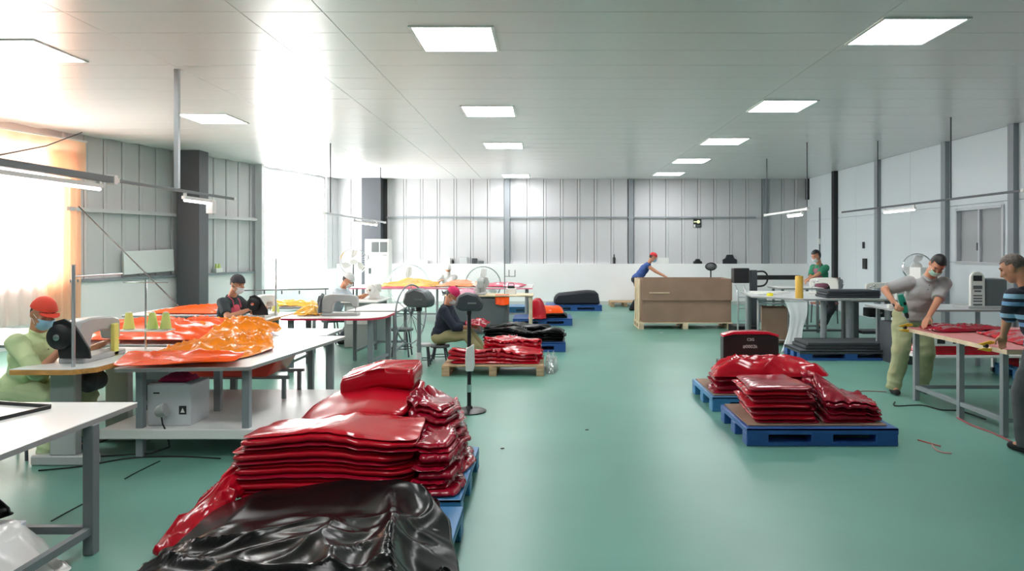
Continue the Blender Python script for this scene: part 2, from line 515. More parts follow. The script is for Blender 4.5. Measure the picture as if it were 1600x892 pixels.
# wall behind the camera
wf = B((-3, YF - .1, CEIL / 2), (24, .2, CEIL + .06)).build('wall_front', M_DADO, kind='structure')
# ================================================================== KITS
# ---- cloth, film and stacks
def poly_r(poly, c, th):
    d = Vector((math.cos(th), math.sin(th))); best = None
    for i in range(len(poly)):
        a = Vector(poly[i]) - c; b = Vector(poly[(i + 1) % len(poly)]) - c
        e = b - a; den = d.x * e.y - d.y * e.x
        if abs(den) < 1e-9: continue
        t = (a.x * e.y - a.y * e.x) / den; u = (a.x * d.y - a.y * d.x) / den
        if t > 0 and -1e-6 <= u <= 1 + 1e-6 and (best is None or t > best): best = t
    return best or 0.01
def rnd(p): return noise.noise(Vector(p))
def ridge(x, y, s, seed, ang=0.0, st=2.5):
    ca, sa = math.cos(ang), math.sin(ang)
    u = (x * ca + y * sa); v = (-x * sa + y * ca) * st
    n = noise.noise(Vector((u * s + seed, v * s - seed, seed * .37)))
    return max(0.0, 1 - abs(n) * 3.2) ** 2

def sheet_mesh(poly, top, bot, nth=110, nr=12, jit=0.0, jf=3.0, seed=0.0, e=0.015, center=None):
    """closed mesh over a star-shaped outline; top(x,y,rho,th) and bot(...) give its two skins"""
    c = Vector(center) if center else sum((Vector(p) for p in poly), Vector((0, 0))) / len(poly)
    V, Fc = [], []
    ths = [2 * math.pi * k / nth for k in range(nth)]
    R = []
    for th in ths:
        r = poly_r(poly, c, th)
        if jit: r *= 1 + jit * (noise.noise(Vector((math.cos(th) * jf + seed, math.sin(th) * jf, seed * 1.7))) + .6 * noise.noise(Vector((math.cos(th) * jf * 4 + seed, math.sin(th) * jf * 4, seed))))
        R.append(r)
    # soften the outline corners a little
    R = [(R[k - 1] + 2 * R[k] + R[(k + 1) % nth]) / 4 for k in range(nth)]
    def ring(rho, f, off=0.0):
        idx = []
        for k, th in enumerate(ths):
            r = max(0.0, R[k] * rho - off)
            x = c.x + r * math.cos(th); y = c.y + r * math.sin(th)
            idx.append(len(V)); V.append((x, y, f(x, y, rho, th)))
        return idx
    V.append((c.x, c.y, top(c.x, c.y, 0, 0))); rings = []
    for j in range(1, nr + 1):
        rho = (j / nr) ** .85
        rings.append(ring(rho, top, e if j == nr else 0))
    rings.append(ring(1.0, lambda x, y, r, t: .72 * top(x, y, r, t) + .28 * bot(x, y, r, t), e * .2))
    rings.append(ring(1.0, lambda x, y, r, t: .28 * top(x, y, r, t) + .72 * bot(x, y, r, t), e * .2))
    nb = max(2, nr // 2)
    for j in range(nb, 0, -1):
        rings.append(ring((j / nb) ** .85, bot, e if j == nb else 0))
    V.append((c.x, c.y, bot(c.x, c.y, 0, 0))); last = len(V) - 1
    for k in range(nth):
        k2 = (k + 1) % nth
        Fc.append((0, rings[0][k], rings[0][k2])); Fc.append((last, rings[-1][k2], rings[-1][k]))
        for a, b in zip(rings, rings[1:]): Fc.append((a[k], b[k], b[k2], a[k2]))
    return V, Fc
def mesh_obj(name, V, Fc, m, parent=None, loc=None, smooth=True):
    me = bpy.data.meshes.new(name); me.from_pydata(V, [], Fc)
    if smooth: me.polygons.foreach_set('use_smooth', [True] * len(me.polygons))
    me.materials.append(m); me.update()
    o = bpy.data.objects.new(name, me); COL.objects.link(o)
    if parent is not None: o.parent = parent
    if loc is not None: o.location = loc
    return o
def recenter(o):
    """origin to the foot of the mesh"""
    me = o.data; n = len(me.vertices)
    xs = [v.co.x for v in me.vertices]; ys = [v.co.y for v in me.vertices]; zs = [v.co.z for v in me.vertices]
    c = Vector(((min(xs) + max(xs)) / 2, (min(ys) + max(ys)) / 2, min(zs)))
    me.transform(Matrix.Translation(-c)); o.location = Vector(o.location) + c
    return o
def drape(name, poly, top, m, label, cat, group=None, thick=0.006, **kw):
    V, Fc = sheet_mesh(poly, top, lambda x, y, r, t: top(x, y, r, t) - thick, **kw)
    o = recenter(mesh_obj(name, V, Fc, m))
    return tag(o, label, cat, group)
def heap(name, poly, z0, top, m, label, cat, group=None, **kw):
    V, Fc = sheet_mesh(poly, top, lambda x, y, r, t: z0, **kw)
    o = recenter(mesh_obj(name, V, Fc, m))
    return tag(o, label, cat, group)
ORD = ['first', 'second', 'third', 'fourth', 'fifth', 'sixth', 'seventh', 'eighth', 'ninth', 'tenth', 'eleventh', 'twelfth', 'thirteenth']
def stack(name, poly, z0, n, t, m, label, toplabel, cat, group, seed=1.0, hump=None, jit=.03, amp=.02, frill=0.0, ff=9, jf=3.0, shrink=0.0, shift=(0, 0), nth=110, nr=9, m2=None, low=None, tr=.005, side=.03):
    """n folded sheets one on another: each sheet is a thing of its own"""
    c0 = sum((Vector(p) for p in poly), Vector((0, 0))) / len(poly)
    out = []
    for i in range(n):
        s = 1 - shrink * i / max(1, n - 1)
        rs = random.Random(int(seed * 100) + i)
        ox = shift[0] * i / n + rs.uniform(-1, 1) * side; oy = shift[1] * i / n + rs.uniform(-1, 1) * .014
        pp = [((p[0] - c0.x) * s + c0.x + ox, (p[1] - c0.y) * s + c0.y + oy) for p in poly]
        def base(x, y, rho, th, k):
            f = k / n
            z = z0 + k * t + .3 * t * math.sin(k * 2.1 + seed) * (1 if 0 < k < n else 0)
            if hump: z += hump(x, y) * f
            z += amp * f * noise.noise(Vector((x * 2.6 + seed, y * 2.6, seed)))
            if frill:
                dx, dy = x - c0.x, y - c0.y; a = math.atan2(dy, dx)
                w = min(1.15, math.hypot(dx, dy) / poly_r(poly, c0, a)) ** 4
                z += frill * w * f * noise.noise(Vector((math.cos(a) * ff + seed, math.sin(a) * ff, k * .10)))
            return z
        droop = .45 * t
        bot = lambda x, y, r, th, k=i: base(x, y, r, th, k) + .002
        if i == n - 1:
            topf = lambda x, y, r, th, k=i: base(x, y, r, th, k + 1) - droop * r ** 8 + tr * ridge(x, y, 1.6, seed, seed) * (1 - r ** 4)
        else:
            topf = lambda x, y, r, th, k=i: base(x, y, r, th, k + 1) - .002 - droop * r ** 10
        V, Fc = sheet_mesh(pp, topf, bot, nth=nth, nr=nr, jit=jit, jf=jf, seed=seed + i * .83, e=t * .3)
        o = recenter(mesh_obj(name, V, Fc, (m2 if (m2 and i % 3 == 1) else m)))
        tag(o, toplabel if i == n - 1 else label + ', ' + ORD[n - 1 - i] + ' from the top', cat, group)
        out.append(o)
    return out

# ---- pallets
def plastic_pallet(loc, lx_, ly_, rotz, label, m=None, h=.155, group='blue plastic pallets'):
    m = m or M_BLUE
    r = empty('plastic_pallet', loc, rotz, label, 'pallet', group)
    d = MB(); n = 7; w = lx_ / n
    d.box((0, 0, h - .012), (lx_, ly_, .022), bev=.004)
    for sy in (-1, 1): d.box((0, sy * (ly_ / 2 - .012), h - .03), (lx_, .024, .05))
    for sx in (-1, 1): d.box((sx * (lx_ / 2 - .012), 0, h - .026), (.024, ly_ - .05, .04))
    d.build('deck', m, r)
    hw, hl = .19, .15
    for ix, sx in enumerate((-1, 0, 1)):
        for iy, sy in enumerate((-1, 0, 1)):
            B((sx * (lx_ / 2 - hw / 2), sy * (ly_ / 2 - hl / 2), (h - .046) / 2 + .012), (hw, hl, h - .07), bev=.008).build('foot', m, r)
    for sy in (-1, 0, 1):
        B((0, sy * (ly_ / 2 - hl / 2), .017), (lx_, hl, .034), bev=.004).build('runner', m, r)
    return r
def wood_pallet(loc, lx_, ly_, rotz, label, m=None):
    m = m or M_PALLETWOOD
    r = empty('wooden_pallet', loc, rotz, label, 'pallet', 'wooden pallets')
    n = 7; w = ly_ / n
    for k in range(n):
        B((0, -ly_ / 2 + (k + .5) * w, .132), (lx_, w * .8, .02), bev=.002).build('plank', m, r)
    for sx in (-1, 0, 1):
        B((sx * (lx_ / 2 - .05), 0, .112), (.1, ly_, .02)).build('stringer', m, r)
        for sy in (-1, 0, 1):
            B((sx * (lx_ / 2 - .05), sy * (ly_ / 2 - .06), .061), (.1, .12, .082)).build('block', m, r)
        B((sx * (lx_ / 2 - .05), 0, .01), (.1, ly_, .02)).build('runner', m, r)
    return r

# ---- tables
def rounded(poly, r, seg=5):
    out = []; n = len(poly)
    for i in range(n):
        p = Vector(poly[i]); a = (Vector(poly[i - 1]) - p).normalized(); b = (Vector(poly[(i + 1) % n]) - p).normalized()
        for k in range(seg + 1):
            f = k / seg
            q = p + a * r * (1 - f) ** 2 + b * r * f ** 2
            out.append((q.x, q.y))
    return out
def table(label, poly, z, legs, rails=(), thick=.03, edge=None, legw=.05, top=None, group=None, r=.03, legm=None, apron=True, railz=.14, cat='table', round_leg=False, name='work_table'):
    c = sum((Vector(p) for p in poly), Vector((0, 0))) / len(poly)
    t = empty(name, (c.x, c.y, 0), 0, label, cat, group)
    P = rounded([(p[0] - c.x, p[1] - c.y) for p in poly], r) if r else [(p[0] - c.x, p[1] - c.y) for p in poly]
    MB().prism(P, z - .004, z).build('tabletop', top or M_LAMINATE, t, flat=True)
    MB().prism([(x * .9995, y * .9995) for x, y in P], z - thick, z - .004).build('edge_band', edge or M_EDGE, t, flat=True)
    legm = legm or M_LEG
    L = [(p[0] - c.x, p[1] - c.y) for p in legs]
    for (x, y) in L:
        if round_leg: MB().lathe([(legw / 2, 0), (legw / 2, z - thick)], (x, y, 0), 14).build('leg', legm, t)
        else: B((x, y, (z - thick) / 2), (legw, legw, z - thick), bev=.004).build('leg', legm, t)
    for (i, j, zz) in rails:
        a, b = L[i], L[j]
        d = Vector((b[0] - a[0], b[1] - a[1])); d.normalize(); g = legw / 2
        MB().bar((a[0] + d.x * g, a[1] + d.y * g, zz), (b[0] - d.x * g, b[1] - d.y * g, zz), .04, .04).build('stretcher', legm, t)
    return t

# ---- sewing machines: length along y, wheel at -y, needle at +y, operator on the -x side
def sewing_machine(loc, rotz, label, body=None, cover=None, thread=None, group='sewing machines', s=1.0, pole=0.0):
    body = body or M_MACHINE; cover = cover or M_BLACK
    r = empty('sewing_machine', loc, rotz, label, 'sewing machine', group)
    r.scale = (s, s, s)
    B((0, .02, .02), (.18, .5, .04), bev=.008).build('bed', body, r)
    a = MB()
    prof = [(-.24, .04), (-.24, .20), (-.20, .285), (-.10, .30), (.16, .29), (.245, .27), (.26, .24), (.26, .12), (.19, .12), (.17, .185), (.02, .20), (-.06, .19), (-.09, .14), (-.10, .04)]
    Mx = Matrix(((0, 0, 1, 0), (1, 0, 0, 0), (0, 1, 0, 0), (0, 0, 0, 1)))
    a.prism(prof, -.055, .055, Mx, bev=.012)
    a.build('arm', body, r)
    w = MB(); w.lathe([(.0, 0), (.075, 0), (.085, .012), (.085, .035), (.06, .045), (.03, .05), (0, .05)], (-.04, -.262, .19), 22, Matrix.Rotation(math.radians(90), 4, 'X'))
    hw = w.build('handwheel', cover, r)
    MB().lathe([(0, 0), (.022, 0), (.022, .012), (0, .014)], (-.04, -.312, .19), 12, Matrix.Rotation(math.radians(90), 4, 'X')).build('hub', M_CHROME, hw)
    cv = MB(); cv.prism([(-.06, 0), (.15, 0), (.14, .07), (.085, .16), (.04, .23), (-.03, .27), (-.10, .25), (-.12, .18), (-.08, .10)], -.262, -.242, Matrix(((1, 0, 0, .0), (0, 0, 1, -.0), (0, 1, 0, .04), (0, 0, 0, 1))), bev=.003)
    cv.build('belt_cover', cover, r)
    MB().tube([(0, .225, .13), (0, .225, .045)], .006, 8).build('needle_bar', M_CHROME, r)
    MB().box((0, .225, .047), (.03, .04, .006)).build('presser_foot', M_CHROME, r)
    for k, (yy, zz) in enumerate(((.12, .24), (.18, .22))):
        MB().lathe([(0, 0), (.02, 0), (.02, .01), (.008, .014), (.008, .03), (0, .03)], (-.055, yy, zz), 12, Matrix.Rotation(math.radians(-90), 4, 'Y')).build('tension_dial', M_CHROME, r)
    if pole:
        MB().tube([(.1, -.02, 0), (.1, -.02, pole)], .011, 10).build('thread_pole', M_ALU, r)
        MB().tube([(.1, -.02, pole * .86), (.1, .17, pole * .86)], .006, 8).build('thread_arm', M_ALU, r)
    return r
def thread_cone(loc, m, label, group='thread cones', h=.13, r=.04):
    t = empty('thread_cone', loc, 0, label, 'thread', group)
    MB().lathe([(r, .008), (r * .95, .02), (r * .55, h - .015), (r * .5, h - .01)], (0, 0, 0), 16).build('thread', m, t)
    MB().lathe([(r * .8, 0), (r * .8, .008)], (0, 0, 0), 14).build('cone_base', M_WHITE, t)
    MB().lathe([(r * .42, h - .012), (r * .36, h), (0, h)], (0, 0, 0), 12).build('cone_tip', M_WHITE, t)
    return t
def pedestal_stand(x, y0, y1, z, label):
    """steel understand of a sewing table, returned as parts to hang on its table"""
    return None
def stool(loc, label, h=.45, r=.17, m=None, seatm=None):
    t = empty('stool', loc, 0, label, 'stool', 'stools')
    MB().lathe([(0, h - .04), (r * .94, h - .04), (r, h - .028), (r, h - .012), (r * .95, h), (0, h)], (0, 0, 0), 24).build('seat', seatm or M_GREYPLASTIC, t)
    for k in range(4):
        a = math.pi / 4 + k * math.pi / 2
        MB().tube([(math.cos(a) * r * .7, math.sin(a) * r * .7, h - .04), (math.cos(a) * r * 1.05, math.sin(a) * r * 1.05, 0)], .013, 8).build('leg', m or M_DARKSTEEL, t)
    ring = [(math.cos(q) * r * .93, math.sin(q) * r * .93, h * .3) for q in [2 * math.pi * k / 24 for k in range(24)]]
    MB().tube(ring, .008, 6, closed=True).build('foot_ring', m or M_DARKSTEEL, t)
    return t
def big_fan(loc, rotz, label, R=.45, zc=.8, guard=M_DARKSTEEL if False else None, group='industrial fans', head=None, blades=True):
    """floor fan: guard faces local -y"""
    g = guard or M_CHROME
    t = empty('pedestal_fan', loc, rotz, label, 'fan', group)
    MB().lathe([(0, 0), (.22, 0), (.22, .018), (.06, .04), (.03, .06), (0, .06)], (0, 0, 0), 24).build('base', M_DARKSTEEL, t)
    MB().tube([(0, 0, .05), (0, 0, zc)], .02, 10).build('pole', M_DARKSTEEL, t)
    Rx = Matrix.Rotation(math.radians(90), 4, 'X')
    MB().lathe([(0, -.16), (.07, -.16), (.1, -.13), (.1, .0), (.06, .03), (0, .03)], (0, 0, zc), 16, Rx).build('motor', head or M_WHITE, t)
    gm = MB()
    for yy, rr in ((-.14, R * .97), (-.07, R), (.0, R * .97)):
        gm.tube([(rr * math.cos(a), yy, zc + rr * math.sin(a)) for a in [2 * math.pi * k / 40 for k in range(40)]], .006, 6, closed=True)
    gm.build('guard_ring', g, t)
    wm = MB()
    for k in range(28):
        a = 2 * math.pi * k / 28; c, s_ = math.cos(a), math.sin(a)
        wm.tube([(.07 * c, -.17, zc + .07 * s_), (R * .6 * c, -.165, zc + R * .6 * s_), (R * .97 * c, -.14, zc + R * .97 * s_)], .002, 4)
    w = wm.build('guard_wire', M_ALU, t); w['kind'] = 'stuff'
    for k in range(3):
        a = k * 2 * math.pi / 3
        bm_ = MB(); bm_.prism([(-.05, .08), (.09, R * .5), (.11, R * .85), (-.03, R * .88), (-.08, R * .5)], -.004, .004, Matrix.Translation((0, -.08, zc)) @ Matrix.Rotation(a, 4, 'Y') @ Matrix.Rotation(math.radians(90), 4, 'X') @ Matrix.Rotation(.35, 4, 'Y'))
        bm_.build('blade', M_WHITE, t)
    return t

# ---- people
def bake(bm, name, voxel, smooth_it, m, parent, wrinkle=0.0, ws=9.0, seed=0.0):
    me = bpy.data.meshes.new('tmp'); bm.to_mesh(me); bm.free()
    o = bpy.data.objects.new('tmp', me); COL.objects.link(o)
    md = o.modifiers.new('r', 'REMESH'); md.mode = 'VOXEL'; md.voxel_size = voxel
    sm = o.modifiers.new('s', 'SMOOTH'); sm.iterations = smooth_it; sm.factor = .5
    dg = bpy.context.evaluated_depsgraph_get(); dg.update()
    me2 = bpy.data.meshes.new_from_object(o.evaluated_get(dg))
    bpy.data.objects.remove(o); bpy.data.meshes.remove(me)
    me2.name = name
    if wrinkle:
        me2.update(); nv = [v.normal.copy() for v in me2.vertices]
        for v, nn in zip(me2.vertices, nv):
            p = v.co
            q = noise.noise(Vector((p.x * ws + seed, p.y * ws, p.z * ws * 1.5)))
            q2 = max(0, 1 - 3 * abs(noise.noise(Vector((p.x * ws * .6, p.y * ws * .6 + seed, p.z * ws * 1.1)))))
            v.co = p + nn * wrinkle * (q * .8 + q2 * .7)
    me2.polygons.foreach_set('use_smooth', [True] * len(me2.polygons))
    me2.materials.clear(); me2.materials.append(m); me2.update()
    ob = bpy.data.objects.new(name, me2); COL.objects.link(ob); ob.parent = parent
    return ob
class Blob:
    def __init__(s): s.bm = bmesh.new()
    def add(s, t):
        me = bpy.data.meshes.new('t'); t.to_mesh(me); t.free(); s.bm.from_mesh(me); bpy.data.meshes.remove(me)
    def ell(s, c, r, M=None):
        t = bmesh.new(); bmesh.ops.create_icosphere(t, subdivisions=3, radius=1)
        X = Matrix.Translation(c) @ (M.to_4x4() if M is not None else Matrix()) @ Matrix.Diagonal((*r, 1))
        bmesh.ops.transform(t, matrix=X, verts=t.verts); s.add(t)
    def cap(s, a, b, ra, rb, ends=(True, True), n=14):
        a, b = Vector(a), Vector(b); d = b - a
        if d.length < 1e-5: return
        t = bmesh.new()
        bmesh.ops.create_cone(t, cap_ends=True, segments=n, radius1=ra, radius2=rb, depth=d.length)
        X = Matrix.Translation((a + b) / 2) @ d.to_track_quat('Z', 'Y').to_matrix().to_4x4()
        bmesh.ops.transform(t, matrix=X, verts=t.verts); s.add(t)
        if ends[0]: s.ell(a, (ra, ra, ra))
        if ends[1]: s.ell(b, (rb, rb, rb))
def ik(a, b, l1, l2, hint):
    a, b = Vector(a), Vector(b); d = b - a; L = min(d.length, (l1 + l2) * .998); n = d.normalized()
    b2 = a + n * L
    x = (l1 * l1 - l2 * l2 + L * L) / (2 * L); h = math.sqrt(max(0, l1 * l1 - x * x))
    q = Vector(hint); q = q - n * q.dot(n)
    q = q.normalized() if q.length > 1e-5 else Vector((0, 0, 1))
    return a + n * x + q * h, b2
def frame(f, up):
    y = Vector(f).normalized(); x = y.cross(Vector(up)).normalized(); z = x.cross(y)
    return Matrix((x, y, z)).transposed()
def person(label, loc, facing, hip, neck, head, look, rh, lh, rf, lf, shirt, trousers, shoe=M_RUBBER, sleeve=.55, voxel=.011,
           rel=(-.6, -.3, -.6), lel=(-.6, -.3, -.6), rkn=(1, 0, .2), lkn=(1, 0, .2), hair=M_HAIR, cap=None, mask=None, apron=None,
           hair_style='short', grip=(.6, .6), fat=1.0, palms=((0, 0, -1), (0, 0, -1)), wr=.006, seed=1.0, sh_w=.175, cuff=None, bun=False, tw=1.0, collar=None):
    """positions are given relative to loc; facing is a level direction"""
    root = empty('person', loc, 0, label, 'person')
    f = Vector((facing[0], facing[1], 0)).normalized(); right = Vector((f.y, -f.x, 0))
    hip, neck, head = Vector(hip), Vector(neck), Vector(head)
    up = (neck - hip).normalized()
    fwd = (f - up * f.dot(up)).normalized(); Tm = Matrix((right, fwd, up)).transposed()
    T = (neck - hip).length
    shR = neck - up * .07 + right * sh_w; shL = neck - up * .07 - right * sh_w
    hpR = hip + right * .09; hpL = hip - right * .09
    elR, rh2 = ik(shR, rh, .29, .26, rel); elL, lh2 = ik(shL, lh, .29, .26, lel)
    ankR = Vector(rf) + Vector((0, 0, .085)); ankL = Vector(lf) + Vector((0, 0, .085))
    knR, ankR = ik(hpR, ankR, .43, .41, rkn); knL, ankL = ik(hpL, ankL, .43, .41, lkn)
    look = Vector(look).normalized(); Hm = frame(look, up if abs(look.dot(up)) < .95 else fwd)
    def H(x, y, z): return head + Hm @ Vector((x, y, z))
    # -- body (skin)
    b = Blob()
    b.ell(head + Hm @ Vector((0, -.008, .018)), (.074, .094, .098), Hm)
    b.ell(H(0, .022, -.045), (.058, .066, .072), Hm)
    b.ell(H(0, .05, -.088), (.03, .03, .026), Hm)
    b.cap(H(0, .088, .012), H(0, .108, -.028), .009, .014)
    b.ell(H(0, .086, -.066), (.024, .014, .007), Hm); b.ell(H(0, .082, .032), (.055, .015, .01), Hm)
    for s_ in (-1, 1):
        b.ell(H(s_ * .078, -.008, -.01), (.011, .021, .034), Hm)
        b.ell(H(s_ * .04, .072, -.025), (.02, .018, .02), Hm)
    b.cap(H(0, -.03, -.06), neck - up * .03, .052 * fat, .06 * fat)
    def torso(bl, g, hem=0.0):
        bl.ell(neck - up * .20 * (T / .52), (.155 * fat + g, .105 * fat + g, .17 + g * .6), Tm)
        bl.ell(neck - up * .085, (.165 + g, .075 + g, .065 + g * .6), Tm)
        bl.ell(neck - up * T * .62 + fwd * .008, (.138 * fat + g, .105 * fat + g, .15 + g), Tm)
        bl.ell(hip + up * .05, (.155 * fat + g, .115 * fat + g, .13 + g), Tm)
        for q in (shR, shL): bl.ell(q, (.062 + g * .8,) * 3)
    torso(b, 0)
    for sh, el, hd, gr, pn, sd in ((shR, elR, rh2, grip[0], palms[0], 1), (shL, elL, lh2, grip[1], palms[1], -1)):
        b.cap(sh, el, .052, .041); b.cap(el, hd, .042, .027)
        d = (hd - el).normalized(); pn = Vector(pn); pn = (pn - d * pn.dot(d))
        pn = pn.normalized() if pn.length > .05 else d.orthogonal().normalized()
        sv = d.cross(pn).normalized() * sd
        # palm
        for k in range(4):
            o_ = (k - 1.5) * .019
            b.cap(hd + sv * o_ * .6, hd + d * .085 + sv * o_, .015, .0125)
            L = (.066, .078, .073, .058)[k]; p0 = hd + d * .085 + sv * o_; ang = 0.0
            for j, seg in enumerate((.44, .32, .24)):
                ang += gr * (0.75 if j == 0 else 0.95)
                dd = d * math.cos(ang) + pn * math.sin(ang); p1 = p0 + dd * L * seg * 1.15
                b.cap(p0, p1, .0098 - j * .001, .0092 - j * .001, n=8); p0 = p1
        t0 = hd + d * .025 - sv * .03; t1 = t0 + (d * .6 - sv * .55 + pn * .45).normalized() * .042; t2 = t1 + (d * .85 + pn * .55).normalized() * .034
        b.cap(t0, t1, .0135, .011, n=8); b.cap(t1, t2, .011, .009, n=8)
    for hp, kn, an in ((hpR, knR, ankR), (hpL, knL, ankL)):
        b.cap(hp, kn, .078, .054); b.cap(kn, an, .054, .038)
        b.cap(an, an + f * .12 - Vector((0, 0, .05)), .036, .03)
    body = bake(b.bm, 'body', voxel, 3, M_SKIN, root)
    # -- trousers
    tr = Blob()
    tr.ell(hip + up * .04, (.165 * fat, .125 * fat, .12), Tm); tr.ell(hip - up * .03, (.16 * fat, .125 * fat, .1), Tm)
    for hp, kn, an in ((hpR, knR, ankR), (hpL, knL, ankL)):
        tr.cap(hp, kn, .098 * tw, .078 * tw, ends=(True, True))
        low = an - (an - kn).normalized() * -.03
        tr.cap(kn, low, .078 * tw, .066 * tw, ends=(True, False))
    bake(tr.bm, 'trousers', voxel, 3, trousers, root, wr * 1.4, 8, seed)
    # -- shirt
    sb = Blob(); torso(sb, .02)
    sb.ell(hip + up * .02, (.165 * fat + .012, .128 * fat + .012, .10), Tm)
    for sh, el, hd in ((shR, elR, rh2), (shL, elL, lh2)):
        if sleeve <= 0: continue
        if sleeve <= 1: sb.cap(sh, sh.lerp(el, sleeve), .076, .068, ends=(True, False))
        else:
            sb.cap(sh, el, .074, .062); sb.cap(el, el.lerp(hd, sleeve - 1), .062, .056, ends=(True, False))
    sb.cap(neck - up * .05, neck + up * .018, .085, .07, ends=(False, False))
    bake(sb.bm, 'shirt', voxel, 3, shirt, root, wr, 8, seed + 5)
    if collar is not None:
        cc = neck + up * .012 + fwd * .008
        MB().tube([cc + right * .068 * math.cos(a) + fwd * .066 * math.sin(a) - up * (.028 * max(0, math.sin(a)) ** 2) for a in [2 * math.pi * k / 24 for k in range(24)]], .015, 8, closed=True).build('collar', collar, root)
        for k in (0, 1):
            MB().sphere(neck - up * (.055 + .05 * k) + fwd * (.102 + .015 * k), .006, 1).build('button', M_ICON, root)
    # -- shoes
    for an in (ankR, ankL):
        s_ = Blob(); z = an.z - .085
        s_.cap(an - f * .04 - Vector((0, 0, .045)), an + f * .14 - Vector((0, 0, .05)), .042, .034)
        s_.cap(an - Vector((0, 0, .05)), an + Vector((0, 0, .0)), .044, .042)
        o = bake(s_.bm, 'shoe', .012, 2, shoe, root)
        for v in o.data.vertices: v.co.z = max(v.co.z, z + .002)
    # -- hair / cap / mask / eyes
    def shell(name, m, sc, keep, off=(0, 0, 0), parent=root):
        t = bmesh.new(); bmesh.ops.create_uvsphere(t, u_segments=36, v_segments=24, radius=1)
        bad = [v for v in t.verts if not keep(v.co)]
        bmesh.ops.delete(t, geom=bad, context='VERTS')
        for v in t.verts: v.co = Vector((v.co.x * sc[0], v.co.y * sc[1], v.co.z * sc[2])) + Vector(off)
        bmesh.ops.recalc_face_normals(t, faces=t.faces)
        bmesh.ops.solidify(t, geom=list(t.faces), thickness=.004)
        for v in t.verts: v.co = head + Hm @ v.co
        q = MB(); q.bm.free(); q.bm = t
        return q.build(name, m, parent, sharp=1.2)
    if cap is None or hair_style != 'none':
        if hair_style == 'short': shell('hair', hair, (.083, .104, .108), lambda c: c.z > (.42 if c.y > .35 else (-.05 if c.y > -.2 else -.5)), (0, -.010, .02))
        elif hair_style == 'long': shell('hair', hair, (.092, .110, .118), lambda c: c.z > (.40 if c.y > .30 else -.85), (0, -.016, .012))
        elif hair_style == 'crop': shell('hair', hair, (.079, .100, .104), lambda c: c.z > (.40 if c.y > .45 else (.05 if c.y > -.1 else -.4)), (0, -.009, .02))
        elif hair_style == 'under': shell('hair', hair, (.080, .100, .100), lambda c: -.55 < c.z < .35 and c.y < .12, (0, -.012, .012))
    if cap is not None:
        cm, brim = cap
        cp = shell('cap', cm, (.092, .112, .112), lambda c: c.z > .12, (0, -.006, .028))
        if brim:
            pts = [(.075 * math.cos(a), .085 + brim * math.sin(a)) for a in [math.pi * k / 12 for k in range(13)]]
            q = MB(); q.prism([(p[0], p[1]) for p in pts], 0, .005, Matrix.Translation(head) @ Hm.to_4x4() @ Matrix.Translation((0, 0, .048)) @ Matrix.Rotation(-.22, 4, 'X'))
            q.build('cap_brim', cm, root)
    if mask is not None:
        shell('face_mask', mask, (.077, .104, .088), lambda c: c.y > .25 and abs(c.x) < .86 and -.95 < c.z < .36, (0, .018, -.042))
        for s2 in (-1, 1):
            MB().tube([H(s2 * .066, .05, -.02), H(s2 * .079, .005, .005), H(s2 * .083, -.02, -.012), H(s2 * .066, .04, -.07)], .0016, 5).build('ear_loop', M_WHITE, root)
    for s2 in (-1, 1):
        MB().sphere(H(s2 * .031, .080, .013), (.012, .006, .006), 1, Hm.to_4x4()).build('eye', M_EYE, root)
        MB().tube([H(s2 * .016, .092, .033), H(s2 * .034, .088, .038), H(s2 * .05, .074, .033)], .0028, 5).build('eyebrow', M_HAIR, root)
    # -- apron over the front
    if apron is not None:
        a = Blob()
        a.ell(neck - up * T * .38 + fwd * .05, (.14 * fat, .085 * fat, .15), Tm)
        a.ell(neck - up * T * .72 + fwd * .04, (.165 * fat, .105 * fat, .16), Tm)
        a.ell(hip + up * .06 + fwd * .04, (.178 * fat, .125 * fat, .13), Tm)
        bake(a.bm, 'apron', voxel, 3, apron, root, wr, 8, seed + 9)
        for s2 in (-1, 1):
            MB().tube([neck - up * T * .22 + fwd * .12 + right * s2 * .085, neck - up * .02 + fwd * .07 + right * s2 * .075, neck + up * .015 - fwd * .02 + right * s2 * .07], .007, 6).build('apron_strap', apron, root)
    return root, dict(rh=rh2, lh=lh2, elR=elR, elL=elL)
# ================================================================== THINGS: LEFT, NEAR
def sew_table(label, poly, z, edge, top=None, group='sewing tables', peds=(), axis='y', r=.03, motor=True, pan=True):
    """table on two steel columns with feet; a motor hangs below"""
    c = sum((Vector(p) for p in poly), Vector((0, 0))) / len(poly)
    t = table(label, poly, z, [], thick=.042, edge=edge, group=group, r=r, top=top, name='sewing_table')
    for (x, y) in peds:
        B((x - c.x, y - c.y, (z - .042 + .08) / 2), (.2, .09, z - .042 - .08), bev=.008).build('column', M_MACHINEGREY, t)
        B((x - c.x, y - c.y, .04), (.5, .1, .08), bev=.012).build('foot', M_MACHINEGREY, t)
    if len(peds) == 2:
        a, b = [(p[0] - c.x, p[1] - c.y) for p in peds]
        MB().bar((a[0], a[1] + .045, .26), (b[0], b[1] - .045, .26), .05, .05).build('stretcher', M_MACHINEGREY, t)
        B(((a[0] + b[0]) / 2, (a[1] + b[1]) / 2, .12), (.3, .3, .02), bev=.005).build('treadle', M_DARKSTEEL, t)
    if motor and peds:
        a = (peds[0][0] - c.x, peds[0][1] - c.y + .25)
        m = MB(); m.lathe([(0, -.11), (.06, -.11), (.085, -.08), (.085, .06), (.05, .09), (.03, .12), (0, .12)], (a[0] + .05, a[1], z - .18), 18, Matrix.Rotation(math.radians(90), 4, 'X'))
        m.box((a[0] + .05, a[1], z - .08), (.06, .06, .09)); m.build('motor', M_DARKSTEEL, t)
    return t

